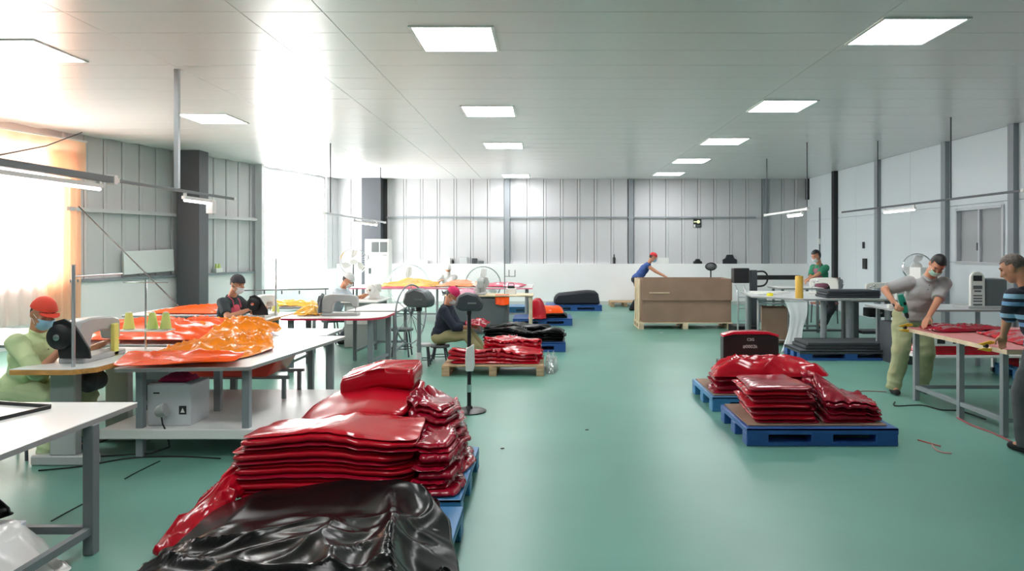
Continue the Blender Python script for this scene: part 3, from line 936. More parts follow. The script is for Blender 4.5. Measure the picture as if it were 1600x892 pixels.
T_A = table('white work table in the near left corner with a black frame lying on it', [(-4.4, 2.5), (-2.515, 2.5), (-2.515, 4.53), (-4.4, 4.53)], .75,
            [(-2.535, 4.09), (-4.3, 4.09), (-2.535, 2.65), (-4.3, 2.65)], [(0, 1, .135), (0, 2, .135), (1, 3, .135), (2, 3, .135)], legw=.06, r=.02, legm=M_STEEL, group='white work tables')
d1 = Vector((-.967, .255, 0)); d2 = Vector((-.255, -.967, 0)); c0 = Vector((-2.93, 4.36, 0))
fr = empty('sample_frame', (-2.93, 4.36, .75), 0, 'thin black rectangular frame lying flat on the near white table', 'frame')
cs = [Vector((0, 0, 0)), d1 * .85, d1 * .85 + d2 * .5, d2 * .5]
for a, b in zip(cs, cs[1:] + cs[:1]):
    d = (b - a).normalized(); MB().bar(a + Vector((0, 0, .006)) + d * .016, b + Vector((0, 0, .006)) - d * .016, .012, .03, up=(0, 0, 1)).build('frame_bar', M_BLACK, fr)
# things on the floor below it
def carton(label, c, d, rot, m, group=None, name='carton', flaps=True):
    r = empty(name, c, rot, label, 'box', group)
    B((0, 0, d[2] / 2), d, bev=.004).build('box_body', m, r)
    if flaps:
        B((0, 0, d[2] + .001), (d[0] * .98, .05, .002)).build('tape', M_PLY if m is M_CARD else M_WHITE, r)
    return r
carton('long pale carton on the floor under the near left table', (-2.97, 3.3, 0), (.62, .95, .30), .03, mat('pale_carton', (208, 214, 222), .5), flaps=False)
drape('plastic_sheet', [(-3.25, 3.9), (-2.6, 3.95), (-2.48, 3.86), (-2.6, 3.2), (-2.7, 2.9), (-3.3, 3.0)],
      lambda x, y, r, t: max(.012, .315 - max(0, x + 2.68) * 1.9 - max(0, y - 3.74) * 1.0) + .012 * ridge(x, y, 3, 4, .8) + .006, mat('milky_film', (232, 228, 226), .25, coat=.4), 'crumpled white plastic sheet draped over the pale carton under the near table', 'plastic sheet', thick=.004)
heap('bag', [(-3.3, 3.5), (-2.82, 3.55), (-2.74, 3.8), (-2.95, 3.9), (-3.35, 3.85)], .325, lambda x, y, r, t: .335 + .17 * (1 - r ** 2.2) + .012 * ridge(x, y, 5, 2, .4), M_BLACKPVC, 'black bag lying on the white sheet under the near left table', 'bag')

# ---- sewing place of the man in the orange cap
T_S = sew_table('wood-edged sewing table of the person in the orange cap', [(-4.02, 5.5), (-3.56, 5.5), (-3.44, 5.62), (-3.44, 6.75), (-4.02, 6.75)], .79, M_WOODEDGE, peds=[(-3.78, 5.78), (-3.78, 6.5)], r=0)
sm1 = sewing_machine((-3.73, 6.03, .79), 0, 'grey sewing machine with black belt cover in front of the person in the orange cap', M_MACHINEGREY, s=1.15)
MB().tube([(.10, -.36, 0), (.10, -.36, .68)], .012, 10).build('thread_pole', M_ALU, sm1)
MB().tube([(.10, -.36, .60), (.10, .2, .60)], .006, 8).build('thread_arm', M_ALU, sm1)
B((.075, .15, .12), (.03, .06, .235), bev=.005).build('thread_guard', M_YELLOW, sm1)
ts = empty('thread_stand', (-3.60, 6.6, .79), 0, 'thread stand with round plates at the far end of the wood-edged sewing table', 'thread stand')
MB().tube([(0, 0, 0), (0, 0, .62)], .009, 8).build('pole', M_CHROME, ts)
B((0, 0, .17), (.46, .16, .012), bev=.004).build('plate', M_WHITE, ts)
MB().tube([(-.2, 0, .6), (.2, 0, .6)], .006, 6).build('crossbar', M_CHROME, ts)
for k, (dx, m, w) in enumerate(((-.15, M_YELLOW, 'left'), (.06, M_LIME, 'middle'), (.18, M_LIME, 'right'))):
    thread_cone((-3.60 + dx, 6.6, .967), m, '%s thread cone, %s of the three on the stand by the orange sheets' % ('yellow' if m is M_YELLOW else 'pale green', w), h=.16, r=.05)
stool((-4.28, 6.0, 0), 'round grey stool under the person in the orange cap', .44)

KHAKI = mat('khaki_green_cotton', (190, 204, 160), .9)
LIMESHIRT = mat('pale_lime_cotton', (206, 222, 170), .9)
person('person in an orange cap, blue mask and pale lime shirt bent over a sewing machine', (0, 0, 0), (1, -.12), (-4.28, 6.0, .54), (-4.1, 5.94, 1.02), (-4.02, 5.87, 1.175),
       (.8, -.48, -.28), (-3.88, 5.90, .90), (-3.80, 6.30, .88), (-3.98, 5.86, 0), (-3.95, 6.2, 0), LIMESHIRT, KHAKI, sleeve=1.02, hair_style='under', cap=(mat('orange_red_cap', (232, 74, 52), .7), .07), mask=M_MASKBLUE,
       rel=(-.5, -.6, -.5), lel=(-.3, .6, -.6), voxel=.0095, grip=(.5, .5), fat=1.1, sh_w=.19, wr=.014, tw=1.12, collar=LIMESHIRT)

# ---- the big table with the orange sheets
T_B = table('large white table covered by glossy orange sheets, with a shelf below', [(-3.42, 5.78), (-2.38, 5.87), (-2.16, 7.93), (-3.42, 7.93)], .75,
            [(-3.30, 5.98), (-2.44, 5.98), (-3.30, 7.75), (-2.28, 7.75), (-2.95, 6.6)], legw=.06, r=.05, group='white work tables')
B((-2.85 + 2.845, 6.75 - 6.8775, .2), (1.5, 1.68, .08), bev=.006).build('shelf', M_WHITE, T_B)
T_B2 = table('white table behind the orange sheets, reaching back to the window side', [(-6.6, 7.2), (-3.46, 7.2), (-3.46, 7.99), (-2.40, 7.99), (-2.40, 8.66), (-6.6, 8.66)], .75,
             [(-6.4, 7.4), (-3.76, 7.4), (-6.4, 8.5), (-2.52, 8.5), (-2.6, 8.1), (-4.6, 8.5)], [(0, 2, .14), (1, 0, .14)], legw=.06, r=0, group='white work tables')
def wr1(s, seed, ang=0.3): return lambda x, y: ridge(x, y, s, seed, ang)
drape('plastic_sheet', [(-3.41, 5.74), (-2.47, 5.82), (-2.44, 5.95), (-2.62, 6.25), (-3.40, 6.4)],
      lambda x, y, r, t: .772 + .085 * max(0, 1 - abs(y - 5.98) / .26) * (1 + .3 * rnd((x * 3, y * 3, 1))) + .02 * ridge(x, y, 4, 2, 0.1) * (1 - r ** 4), M_ORANGERED, 'rolled front fold of orange sheet along the near edge of the big table', 'plastic sheet', 'orange sheets on the big table', thick=.006, nth=120, nr=16)
drape('plastic_sheet', [(-3.42, 6.0), (-2.62, 6.05), (-2.50, 6.75), (-2.72, 7.3), (-2.95, 7.9), (-3.43, 7.9)],
      lambda x, y, r, t: .775 + .07 * (1 - r ** 2.5) + .05 * ridge(x, y, 2.6, 7, .35) * (1 - r ** 6) + .03 * ridge(x, y, 5.5, 3, -.5) * (1 - r ** 6) + .02 * rnd((x * 3, y * 3, 5)), M_ORANGE, 'crumpled bright orange sheet spread over the middle of the big table', 'plastic sheet', 'orange sheets on the big table', thick=.008, nth=150, nr=24, jit=.04)
drape('plastic_sheet', [(-5.1, 7.7), (-4.5, 7.25), (-3.5, 7.22), (-3.2, 7.6), (-2.95, 8.0), (-3.4, 8.55), (-5.0, 8.55)],
      lambda x, y, r, t: .80 + .16 * (1 - r ** 3) * (.7 + .3 * rnd((x * 1.5, y * 1.5, 2))) + .04 * ridge(x, y, 2.4, 9, .2) * (1 - r ** 6), M_ORANGERED, 'orange-red sheet heaped beyond the thread stand on the table behind', 'plastic sheet', 'orange sheets on the big table', thick=.008, nth=130, nr=20, jit=.05)
drape('plastic_sheet', [(-4.0, 7.75), (-3.4, 7.35), (-2.98, 7.6), (-2.95, 8.2), (-3.15, 8.5), (-3.9, 8.5)],
      lambda x, y, r, t: .80 + .10 * (1 - r ** 3) + .06 * ridge(x, y, 4.0, 5, .9, 1.5) * (1 - r ** 6) + .03 * rnd((x * 6, y * 6, 3)), M_ORANGE, 'bunched orange sheet heaped at the far right corner of the orange table', 'plastic sheet', 'orange sheets on the big table', thick=.01, nth=130, nr=20, jit=.06)
# under it
oc = empty('crate', (-3.05, 7.35, .46), 0, 'orange-red tub of sheeting held under the big table', 'crate')
# tub hangs on two steel bearers of its own
q = MB(); q.prism([(-.46, 0), (.36, 0), (.52, .25), (-.5, .25)], -.3, .3, Matrix.Rotation(math.radians(90), 4, 'X'), bev=.01); q.build('tub', mat('orange_red_plastic', (216, 66, 48), .35, coat=.3), oc)
for sy in (-.22, .22): B((-.05, sy, -.015), (1.2, .04, .03)).build('bearer', M_LEG, oc)
for sx in (-.55, .5):
    for sy in (-.22, .22): B((sx, sy, -.125), (.035, .035, .19)).build('leg', M_LEG, oc)
wbx = empty('carton', (-3.12, 6.2, .24), 0, 'white machine carton on the shelf under the orange table', 'box')
B((.02, 0, .17), (.36, .34, .34), bev=.008).build('box_body', mat('white_carton', (206, 208, 212), .55), wbx)
B((-.08, -.1725, .27), (.05, .003, .012)).build('hand_slot', M_ICON, wbx)
ic = B((.135, -.1725, .13), (.06, .003, .07)).build('printed_mark', M_ICON, wbx)
MB().prism([(-.018, -.02), (.018, -.02), (0, .02)], 0, .001, Matrix.Translation((.135, -.1745, .13)) @ Matrix.Rotation(math.radians(90), 4, 'X')).build('white_triangle', M_WHITE, ic)
B((.0, 0, .343), (.3, .3, .006)).build('lid_flap', mat('white_carton', (206, 208, 212), .55), wbx)
so = empty('wall_socket', (-3.12, 5.962, .33), 0, 'round grey lamp head with black flex lying against the white carton', 'lamp')
q = MB(); q.lathe([(0, -.05), (.03, -.05), (.05, -.02), (.055, .03), (.04, .04), (0, .042)], (0, 0, .05), 16, Matrix.Rotation(math.radians(70), 4, 'Y')); q.build('lamp_head', M_MACHINEGREY, so)
MB().tube([(0, -.01, .01), (.02, -.03, -.05), (.06, -.04, -.12), (.05, .02, -.25), (-.1, .02, -.30), (-.5, .0, -.32)], .006, 6).build('flex', M_RUBBER, so)
so.name = 'work_lamp'
heap('cloth', [(-3.24, 6.1), (-2.98, 6.08), (-2.96, 6.3), (-3.22, 6.32)], .588, lambda x, y, r, t: .60 + .045 * (1 - r * r) + .015 * ridge(x, y, 12, 3), mat('magenta_cloth', (186, 30, 90), .7), 'magenta cloth lying on top of the white carton', 'cloth', nth=50, nr=8)
gm = empty('cardboard_backing', (-4.3, 7.9, 0), 0, 'dark cabinet side standing under the tables behind the sewing place', 'cabinet')
B((.45, -.35, .33), (.5, .3, .66), bev=.006).build('cabinet_body', M_DARKSTEEL, gm); gm.name = 'cabinet'
B((.45, -.503, .5), (.4, .006, .25)).build('cabinet_door', M_GREYPLASTIC, gm)
MB().tube([(-3.9, 5.6, .006), (-3.4, 5.3, .006), (-2.9, 5.5, .006), (-2.4, 5.6, .006), (-2.0, 5.9, .006)], .005, 6)
def cable(name, pts, r, m, label, cat='cable', group=None):
    o = recenter(MB().tube(pts, r, 6).build(name, m)); return tag(o, label, cat, group)
def smooth_pts(P, n=6):
    P = [Vector(p) for p in P]; out = []
    for i in range(len(P) - 1):
        p0 = P[max(i - 1, 0)]; p1 = P[i]; p2 = P[i + 1]; p3 = P[min(i + 2, len(P) - 1)]
        for k in range(n):
            t = k / n
            out.append(.5 * ((2 * p1) + (p2 - p0) * t + (2 * p0 - 5 * p1 + 4 * p2 - p3) * t * t + (3 * p1 - p0 - 3 * p2 + p3) * t ** 3))
    out.append(P[-1]); return out
cable('cable', smooth_pts([on(60, 735, .006), on(130, 728, .006), on(200, 716, .006), on(270, 713, .006), on(345, 716, .006)]), .006, M_RUBBER, 'black cable along the floor under the orange table')
cable('cable', smooth_pts([on(195, 748, .005), on(215, 737, .005), on(250, 720, .005)]), .004, M_RUBBER, 'short dark cord on the green floor beside the near table leg')
cable('cable', smooth_pts([on(80, 814, .005), on(105, 800, .005), on(130, 787, .005)]), .004, M_RUBBER, 'short dark cord on the green floor behind the near table')

# ---- the pallets in the foreground
plastic_pallet((-1.14, 5.12, 0), 1.22, 1.2, 0, 'blue plastic pallet under the big red stacks, its right side showing', M_LIGHTBLUE)
plastic_pallet((-1.12, 3.8, 0), 1.24, 1.2, 0, 'blue plastic pallet under the black sheets at the bottom edge', M_LIGHTBLUE)
stack('folded_tarpaulin', [(-2.0, 4.54), (-.98, 4.5), (-.84, 4.62), (-.86, 5.08), (-1.96, 5.08)], .158, 13, .029, M_RED, 'folded red plastic tarpaulin in the front layered stack', 'smooth bright red tarpaulin on top of the front layered stack', 'tarpaulin', 'front stack of red tarpaulins', seed=1.3, jit=.02, amp=.05, frill=.02, ff=4, shift=(.05, .02), shrink=.05, m2=M_DEEPRED, hump=lambda x, y: .02 * math.sin(x * 4), side=.04, tr=.0)
stack('folded_tarpaulin', [(-1.86, 5.16), (-1.06, 5.14), (-1.0, 5.5), (-1.02, 5.95), (-1.7, 5.98), (-1.84, 5.6)], .158, 11, .037, M_DEEPRED, 'folded dark red tarpaulin in the tall rear stack', 'smooth dark red tarpaulin topping the tall rear stack', 'tarpaulin', 'rear stack of red tarpaulins', seed=2.6, jit=.015, amp=.03, hump=lambda x, y: .10 * (y - 5.14) - .22 * max(0, -1.3 - x), m2=M_RED, shift=(.03, .02), tr=0, side=.02)
def at_hump(x, y): return .158 + .418 + .26 * (y - 5.14)
drape('folded_tarpaulin', [(-1.62, 5.72), (-1.02, 5.62), (-1.0, 5.95), (-1.6, 6.0)], lambda x, y, r, t: .565 + .10 * (y - 5.14) - .22 * max(0, -1.3 - x) + .12 + .03 * math.sin((x + 1.6) * 4) + .008 * ridge(x, y, 3, 8, .3), M_RED, 'short rolled red tarpaulin at the very top of the rear stack', 'tarpaulin', 'rear stack of red tarpaulins', thick=.145, nth=110, nr=10)
stack('folded_tarpaulin', [(-.92, 5.14), (-.60, 5.0), (-.53, 5.3), (-.6, 5.66), (-.9, 5.72)], .158, 12, .036, M_DEEPRED, 'crinkled red tarpaulin end in the ragged right stack', 'crumpled red tarpaulin end topping the ragged right stack', 'tarpaulin', 'ragged stack of red tarpaulins', seed=4.1, jit=.09, jf=3, amp=.05, frill=.05, ff=6, shift=(-.10, .1), shrink=.15, nth=150, side=.03)
stack('folded_tarpaulin', [(-.82, 4.54), (-.60, 4.56), (-.55, 4.8), (-.60, 4.97), (-.80, 5.05)], .158, 9, .036, M_DEEPRED, 'crinkled red tarpaulin end beside the front stack', 'crumpled red tarpaulin end on top beside the front stack', 'tarpaulin', 'short stack of red tarpaulin ends', seed=5.2, jit=.09, jf=3, amp=.05, frill=.05, ff=6, shift=(-.05, .05), shrink=.1, nth=130, side=.03)
drape('tarpaulin', [(-2.2, 4.02), (-2.05, 3.98), (-1.9, 4.3), (-1.86, 4.6), (-1.9, 5.0), (-1.97, 5.0), (-2.05, 4.5)], lambda x, y, r, t: .05 + .24 * max(0, min(1, (y - 4.05) / .7)) + .04 * ridge(x, y, 5, 3, 1.2) + .03 * (1 - r * r), M_RED, 'tail of red tarpaulin slumping off the left side of the front stack', 'tarpaulin', thick=.04, nth=90, nr=12)
def bz(x, y):
    z = .285 + .022 * math.sin((x + 1.2) * 5.5 + 1.0) * (1 if y > 3.6 else .6) + .02 * rnd((x * 2, y * 2, 3))
    z += max(0, 3.9 - y) * .03
    z -= .6 * max(0, x + .72) ** 1.2
    z -= .55 * max(0, -1.68 - x) ** 1.15
    return z
stack('folded_tarpaulin', [(-1.76, 3.2), (-.60, 3.2), (-.56, 3.9), (-.62, 4.36), (-1.74, 4.38)], .158, 2, .032, M_BLACKPVC, 'folded black plastic tarpaulin under the wrinkled top sheet', 'folded black tarpaulin directly below the wrinkled top sheet', 'tarpaulin', 'black tarpaulins at the bottom edge', seed=6.2, jit=.02, amp=.03, frill=.04)
drape('tarpaulin', [(-1.78, 3.02), (-.42, 3.0), (-.36, 3.25), (-.54, 4.1), (-.75, 4.34), (-1.2, 4.42), (-1.97, 4.36), (-1.93, 3.9)],
      lambda x, y, r, t: bz(x, y) + .05 * ridge(x, y, 1.3, 3, -.45, 2.2) * max(0, min(1, (3.85 - y) / .35)) + .018 * ridge(x, y, 2.4, 6, .5, 2) * max(0, min(1, (3.9 - y) / .3)) + .075 * ridge(x, y, 1.6, 4, .12, .35) * max(0, min(1, (x + 1.05) / .25)) + .03 * ridge(x, y, 3.4, 9, -.2, .4) * max(0, min(1, (x + .95) / .2)),
      M_BLACKPVC, 'glossy wrinkled black tarpaulin spread over the nearest pallet', 'tarpaulin', 'black tarpaulins at the bottom edge', thick=.01, nth=190, nr=34, jit=.015)
for k in range(5):
    heap('tarpaulin', [(-.58 + .02 * k, 3.0 + k * .2), (-.42, 2.98 + k * .2), (-.36 - .01 * k, 3.1 + k * .2), (-.42 - .02 * k, 3.26 + k * .2), (-.57, 3.24 + k * .2)], .0 if k < 3 else 0.0, lambda x, y, r, t, k=k: (.24 - .02 * k) * (1 - r ** 3) + .03 * ridge(x, y, 9, k, .6) + .012, M_BLACKPVC, ('nearer' if k == 0 else 'further') + ' crumpled corner of black tarpaulin hanging beside the nearest pallet', 'tarpaulin', 'crumpled black corners at the nearest pallet', nth=60, nr=10, jit=.12) if k in (0, 1) else None

# ---- stands between
def head_stand(loc, label, m, headm, z, rotz, base=True, ph=.26):
    t = empty('pedestal_fan', loc, rotz, label, 'fan', 'pedestal fans in the aisle')
    if base: MB().lathe([(0, 0), (.175, 0), (.18, .012), (.15, .022), (.04, .035), (.03, .06), (0, .06)], (0, 0, 0), 28).build('base', M_BLACK, t)
    MB().tube([(0, 0, .03), (0, 0, z)], .021, 12).build('pole', m, t)
    for zz, mm in ((z * .55, M_WHITE), (z * .23, M_CHROME)): MB().lathe([(.027, zz - .04), (.027, zz + .04)], (0, 0, 0), 12).build('collar', mm, t)
    q = MB(); q.prism([(-.15, -.02), (-.12, .09), (-.02, .13), (.09, .10), (.15, .02), (.13, -.06), (-.09, -.06)], -.085, .085, Matrix.Translation((0, 0, z + .05)) @ Matrix.Rotation(math.radians(90), 4, 'X'), bev=.02)
    q.build('motor_housing', headm, t)
    B((0, 0, z - .02), (.05, .05, .07), bev=.006).build('bracket', M_BLACK, t)
    q = MB(); q.box((.03, -.088, z + .07), (.09, .004, .015)); q.build('grille_slot', M_CHROME, t)
    return t
hs1 = head_stand(on(733, 643, 0), 'black pedestal stand with a dark head and white tag in the middle aisle', M_BLACK, M_DARKSTEEL, 1.06, 0.1)
q = MB(); q.prism([(-.03, .66), (.05, .70), (.06, .50), (.045, .42), (-.035, .42), (-.04, .55)], -.03, .03, Matrix.Rotation(math.radians(90), 4, 'X'), bev=.008); q.build('paper_tag', M_WHITE, hs1)
hs2 = head_stand((-1.28, 7.35, 0), 'grey pedestal fan post behind the rear red stack', M_LEG, M_GREYPLASTIC, 1.12, -.25)
q = MB(); g0 = (-.12, .2)
q.tube([(-.16 + .03 * math.cos(a), .16 + .30 * math.cos(a), 1.02 + .30 * math.sin(a)) for a in [2 * math.pi * k / 36 for k in range(36)]], .008, 6, closed=True)
q.tube([(-.10, .08, 1.08), (-.16, .16, 1.03)], .02, 8)
for k in range(12):
    a = 2 * math.pi * k / 12
    q.tube([(-.16, .16, 1.02), (-.16 + .03 * math.cos(a), .16 + .30 * math.cos(a), 1.02 + .30 * math.sin(a))], .004, 4)
o = q.build('guard', M_LEG, hs2)
# ================================================================== THINGS: LEFT, FURTHER BACK
T_C = table('pale table by the dark column with a flat orange-red sheet on it', [(-6.0, 10.35), (-4.62, 10.35), (-4.62, 11.7), (-6.0, 11.7)], .75, [(-5.8, 10.5), (-4.75, 10.5), (-5.8, 11.55), (-4.75, 11.55)], [(0, 2, .14), (1, 3, .14)], group='white work tables')
drape('plastic_sheet', [(-5.75, 10.5), (-4.7, 10.42), (-4.66, 11.2), (-5.2, 11.5), (-5.7, 11.2)], lambda x, y, r, t: .765 + .075 * (1 - r ** 3) * (1.2 + x + 5) / 1.2 + .02 * ridge(x, y, 3, 6, .2) * (1 - r ** 4) + .01, M_ORANGERED, 'flat orange-red sheet on the table by the dark column', 'plastic sheet', thick=.01, nth=100, nr=14)
sew_table('wood-edged sewing table of the person in the pink apron', [(-4.22, 9.62), (-3.66, 9.62), (-3.66, 10.7), (-4.22, 10.7)], .76, M_WOODEDGE, peds=[(-3.92, 9.85), (-3.92, 10.45)])
sm2 = sewing_machine((-3.88, 10.1, .76), 0, 'white sewing machine with large black belt cover before the person in the pink apron', M_MACHINE)
MB().tube([(.12, .1, 0), (.12, .1, .80)], .012, 10).build('thread_pole', M_ALU, sm2)
stool((-4.45, 10.1, 0), 'round stool under the person in the pink apron', .42)
person('person in a dark cap, white mask, dark shirt and pink apron at a sewing machine', (0, 0, 0), (1, -.15), (-4.45, 10.1, .52), (-4.3, 10.03, 1.03), (-4.2, 9.98, 1.205),
       (.85, -.42, -.25), (-4.03, 9.86, .86), (-3.98, 10.25, .86), (-4.15, 9.9, 0), (-4.15, 10.25, 0), mat('slate_shirt', (52, 60, 66), .9), mat('dark_trousers', (44, 46, 52), .9), sleeve=.8, hair_style='short', cap=(mat('dark_cap', (62, 60, 66), .8), 0), mask=M_MASKWHITE,
       rel=(-.4, -.7, -.4), lel=(-.4, .7, -.4), apron=mat('pink_apron', (206, 84, 104), .85), voxel=.012, seed=3)

T_D = table('white table with a red edge and rounded corner beside the grey sewing machine', [(-3.62, 9.9), (-2.42, 9.9), (-2.24, 10.15), (-2.24, 10.92), (-3.62, 10.92)], .75, [(-3.5, 10.05), (-2.42, 10.08), (-3.5, 10.8), (-2.33, 10.8)], [(1, 3, .14), (0, 2, .14)], edge=mat('red_edging', (214, 50, 84), .4), r=.12, group='white work tables', legw=.07)
T_E = table('long white table with a paper sheet behind the red-edged table', [(-3.0, 10.98), (-2.22, 10.98), (-2.28, 12.4), (-2.95, 12.4)], .76, [(-2.9, 11.1), (-2.3, 11.1), (-2.85, 12.25), (-2.36, 12.25)], [(1, 3, .14), (0, 2, .14), (2, 3, .14)], group='white work tables', r=.02)
sm3 = sewing_machine((-2.92, 10.35, .75), math.radians(-90), 'grey sewing machine lying along the red-edged table', M_MACHINEGREY, M_GREYPLASTIC)
drape('plastic_sheet', [(-3.55, 10.25), (-3.2, 10.2), (-3.17, 10.8), (-3.5, 10.85)], lambda x, y, r, t: .765 + .10 * (1 - r ** 2) + .03 * ridge(x, y, 6, 2, .4), M_YELLOWPVC, 'yellow-orange sheet bunched on the red-edged table', 'plastic sheet', thick=.008, nth=80, nr=12)
stool((-2.28, 11.55, 0), 'grey wooden stool beside the long white table', .44, .18)
drape('plastic_sheet', [(-4.9, 11.9), (-3.75, 11.9), (-3.75, 12.4), (-4.9, 12.5)], lambda x, y, r, t: .755 + .06 * (1 - r ** 3) + .03 * ridge(x, y, 4, 2, .1), M_YELLOWPVC, 'yellow sheet on the low table in front of the bright window', 'plastic sheet', thick=.006, nth=90, nr=12)
table('white table in front of the bright rear window', [(-5.3, 11.85), (-3.72, 11.85), (-3.72, 12.7), (-5.3, 12.7)], .745, [(-5.2, 12.0), (-3.8, 12.0), (-5.2, 12.6), (-3.8, 12.6)], [(0, 1, .14)], group='white work tables')
c_ = empty('thread_rack', (-4.55, 12.62, .745), 0, 'thin thread rail with hanging clips on the table before the bright window', 'rack')
for sx in (-.75, .75): MB().tube([(sx, 0, 0), (sx, 0, .25)], .008, 6).build('post', M_DARKSTEEL, c_)
MB().tube([(-.8, 0, .22), (.8, 0, .25)], .012, 6).build('rail', M_DARKSTEEL, c_)
for sx in (-.3, 0, .3): B((sx, 0, .19), (.02, .01, .06)).build('clip', M_DARKSTEEL, c_)
for k, (dx, m, w) in enumerate(((-.62, M_YELLOW, 'nearer'), (-.5, M_LIME, 'further'))):
    thread_cone((-3.75 + dx * .3, 10.62, .76), m, 'small thread cone, %s one beside the pink-apron sewing machine' % w, h=.15)

# person in the pale cap at the grey cabinet
cb = empty('sewing_cabinet', (-3.2, 13.0, 0), 0, 'grey sewing cabinet with dark side in front of the pale-capped person', 'cabinet')
B((0, 0, .38), (.5, 1.0, .76), bev=.01).build('cabinet_body', M_MACHINEGREY, cb)
B((0, -.505, .55), (.42, .012, .3), bev=.004).build('front_panel', M_WHITE, cb)
B((.256, 0, .38), (.012, .96, .7)).build('side_panel', M_GREYPLASTIC, cb)
B((.02, 0, .775), (.62, 1.1, .03), bev=.006).build('worktop', M_WHITE, cb)
for k in range(6): B((-.15 + .06 * k, -.513, .62), (.03, .004, .05)).build('vent', M_ICON, cb)
sewing_machine((-3.05, 13.1, .79), 0, 'white upright sewing machine on the grey cabinet by the pale-capped person', M_MACHINE, M_WHITE, s=.9)
stool((-3.85, 13.1, 0), 'stool under the pale-capped person', .42)
person('person in a pale cap and light blue-grey shirt bent over the grey cabinet', (0, 0, 0), (1, -.15), (-3.84, 13.1, .50), (-3.62, 13.03, .98), (-3.51, 12.98, 1.13),
       (.8, -.3, -.5), (-3.25, 12.78, .86), (-3.22, 13.15, .86), (-3.62, 12.95, 0), (-3.62, 13.2, 0), mat('pale_blue_shirt', (186, 198, 208), .9), mat('grey_trousers', (92, 96, 104), .9), sleeve=.9, hair_style='under', cap=(mat('pale_cap', (206, 208, 208), .8), .03), mask=M_MASKWHITE, voxel=.015, seed=4)

# grey machine cabinet in the middle
gc = empty('sewing_cabinet', (-1.3, 14.75, 0), 0, 'wide dark grey machine cabinet behind the person in the pink cap', 'cabinet')
B((-.05, 0, .37), (1.15, .55, .74), bev=.01).build('cabinet_body', M_GREYPLASTIC, gc)
B((-.05, -.285, .37), (1.05, .02, .66), bev=.005).build('front_panel', mat('slate_panel', (88, 94, 98), .5), gc)
B((.15, 0, .755), (1.75, .7, .03), bev=.006).build('worktop', M_PLY, gc)
for sy in (-.28, .28): B((.97, sy, .37), (.06, .06, .74)).build('leg', M_PLY, gc)
for k in range(5): B((-.2 + .06 * k, -.298, .25), (.04, .004, .012)).build('vent', M_ALU, gc)
sm4 = sewing_machine((-1.32, 14.72, .77), math.radians(180), 'pale grey sewing machine seen end-on on the dark grey cabinet', M_MACHINEGREY, M_MACHINEGREY, s=1.1)
MB().tube([(-.42, -.1, 0), (-.42, -.1, .8)], .01, 8).build('thread_pole', M_STEEL, sm4)
MB().tube([(-.42, -.1, .32), (-.62, -.1, .32)], .007, 6).build('thread_arm', M_STEEL, sm4)
for dx in (-.50, -.61): MB().tube([(dx, -.1, .32), (dx, -.1, .44)], .007, 6).build('spool_pin', M_BLACK, sm4)
bx_ = carton('small white box with a black handled tin on the end of the grey cabinet', (-.72, 14.7, .77), (.2, .2, .12), 0, M_WHITE, flaps=False)
tn = empty('tin', (-.72, 14.7, .893), 0, 'black handled tin standing on the small white box', 'tin')
B((0, 0, .025), (.14, .12, .05), bev=.006).build('tin_body', M_BLACK, tn)
MB().tube([(-.06, 0, .05), (-.05, 0, .1), (.05, 0, .1), (.06, 0, .05)], .008, 6).build('handle', M_BLACK, tn)
heap('cloth', [(-1.75, 14.5), (-1.42, 14.46), (-1.4, 14.9), (-1.8, 14.95)], .771, lambda x, y, r, t: .775 + .09 * (1 - r ** 2) + .03 * ridge(x, y, 6, 3), mat('mauve_cloth', (212, 160, 180), .7), 'mauve cloth heaped on the dark grey cabinet', 'cloth', nth=60, nr=8)
heap('cloth', [(-1.02, 14.42), (-.8, 14.40), (-.78, 14.46), (-1.02, 14.48)], .6, lambda x, y, r, t: .77, M_ORANGERED, 'tmp', 'cloth', nth=20, nr=3)
bpy.data.objects.remove([o for o in bpy.data.objects if o.get('label') == 'tmp'][0])
drape('plastic_sheet', [(-1.02, 14.39), (-.74, 14.39), (-.74, 14.47), (-1.02, 14.47)], lambda x, y, r, t: .782 if y > 14.425 else .60 + .05 * rnd((x * 4, 0, 2)), M_ORANGERED, 'orange scrap hanging over the front edge of the grey cabinet', 'plastic sheet', thick=.01, nth=60, nr=10)
heap('bag', [(-.42, 15.9), (-.1, 15.85), (.0, 16.05), (-.12, 16.25), (-.4, 16.2)], .16, lambda x, y, r, t: .17 + .42 * (1 - r ** 3) + .02 * ridge(x, y, 7, 2), M_RED, 'red plastic bag standing behind the grey cabinet leg', 'bag', nth=60, nr=10)

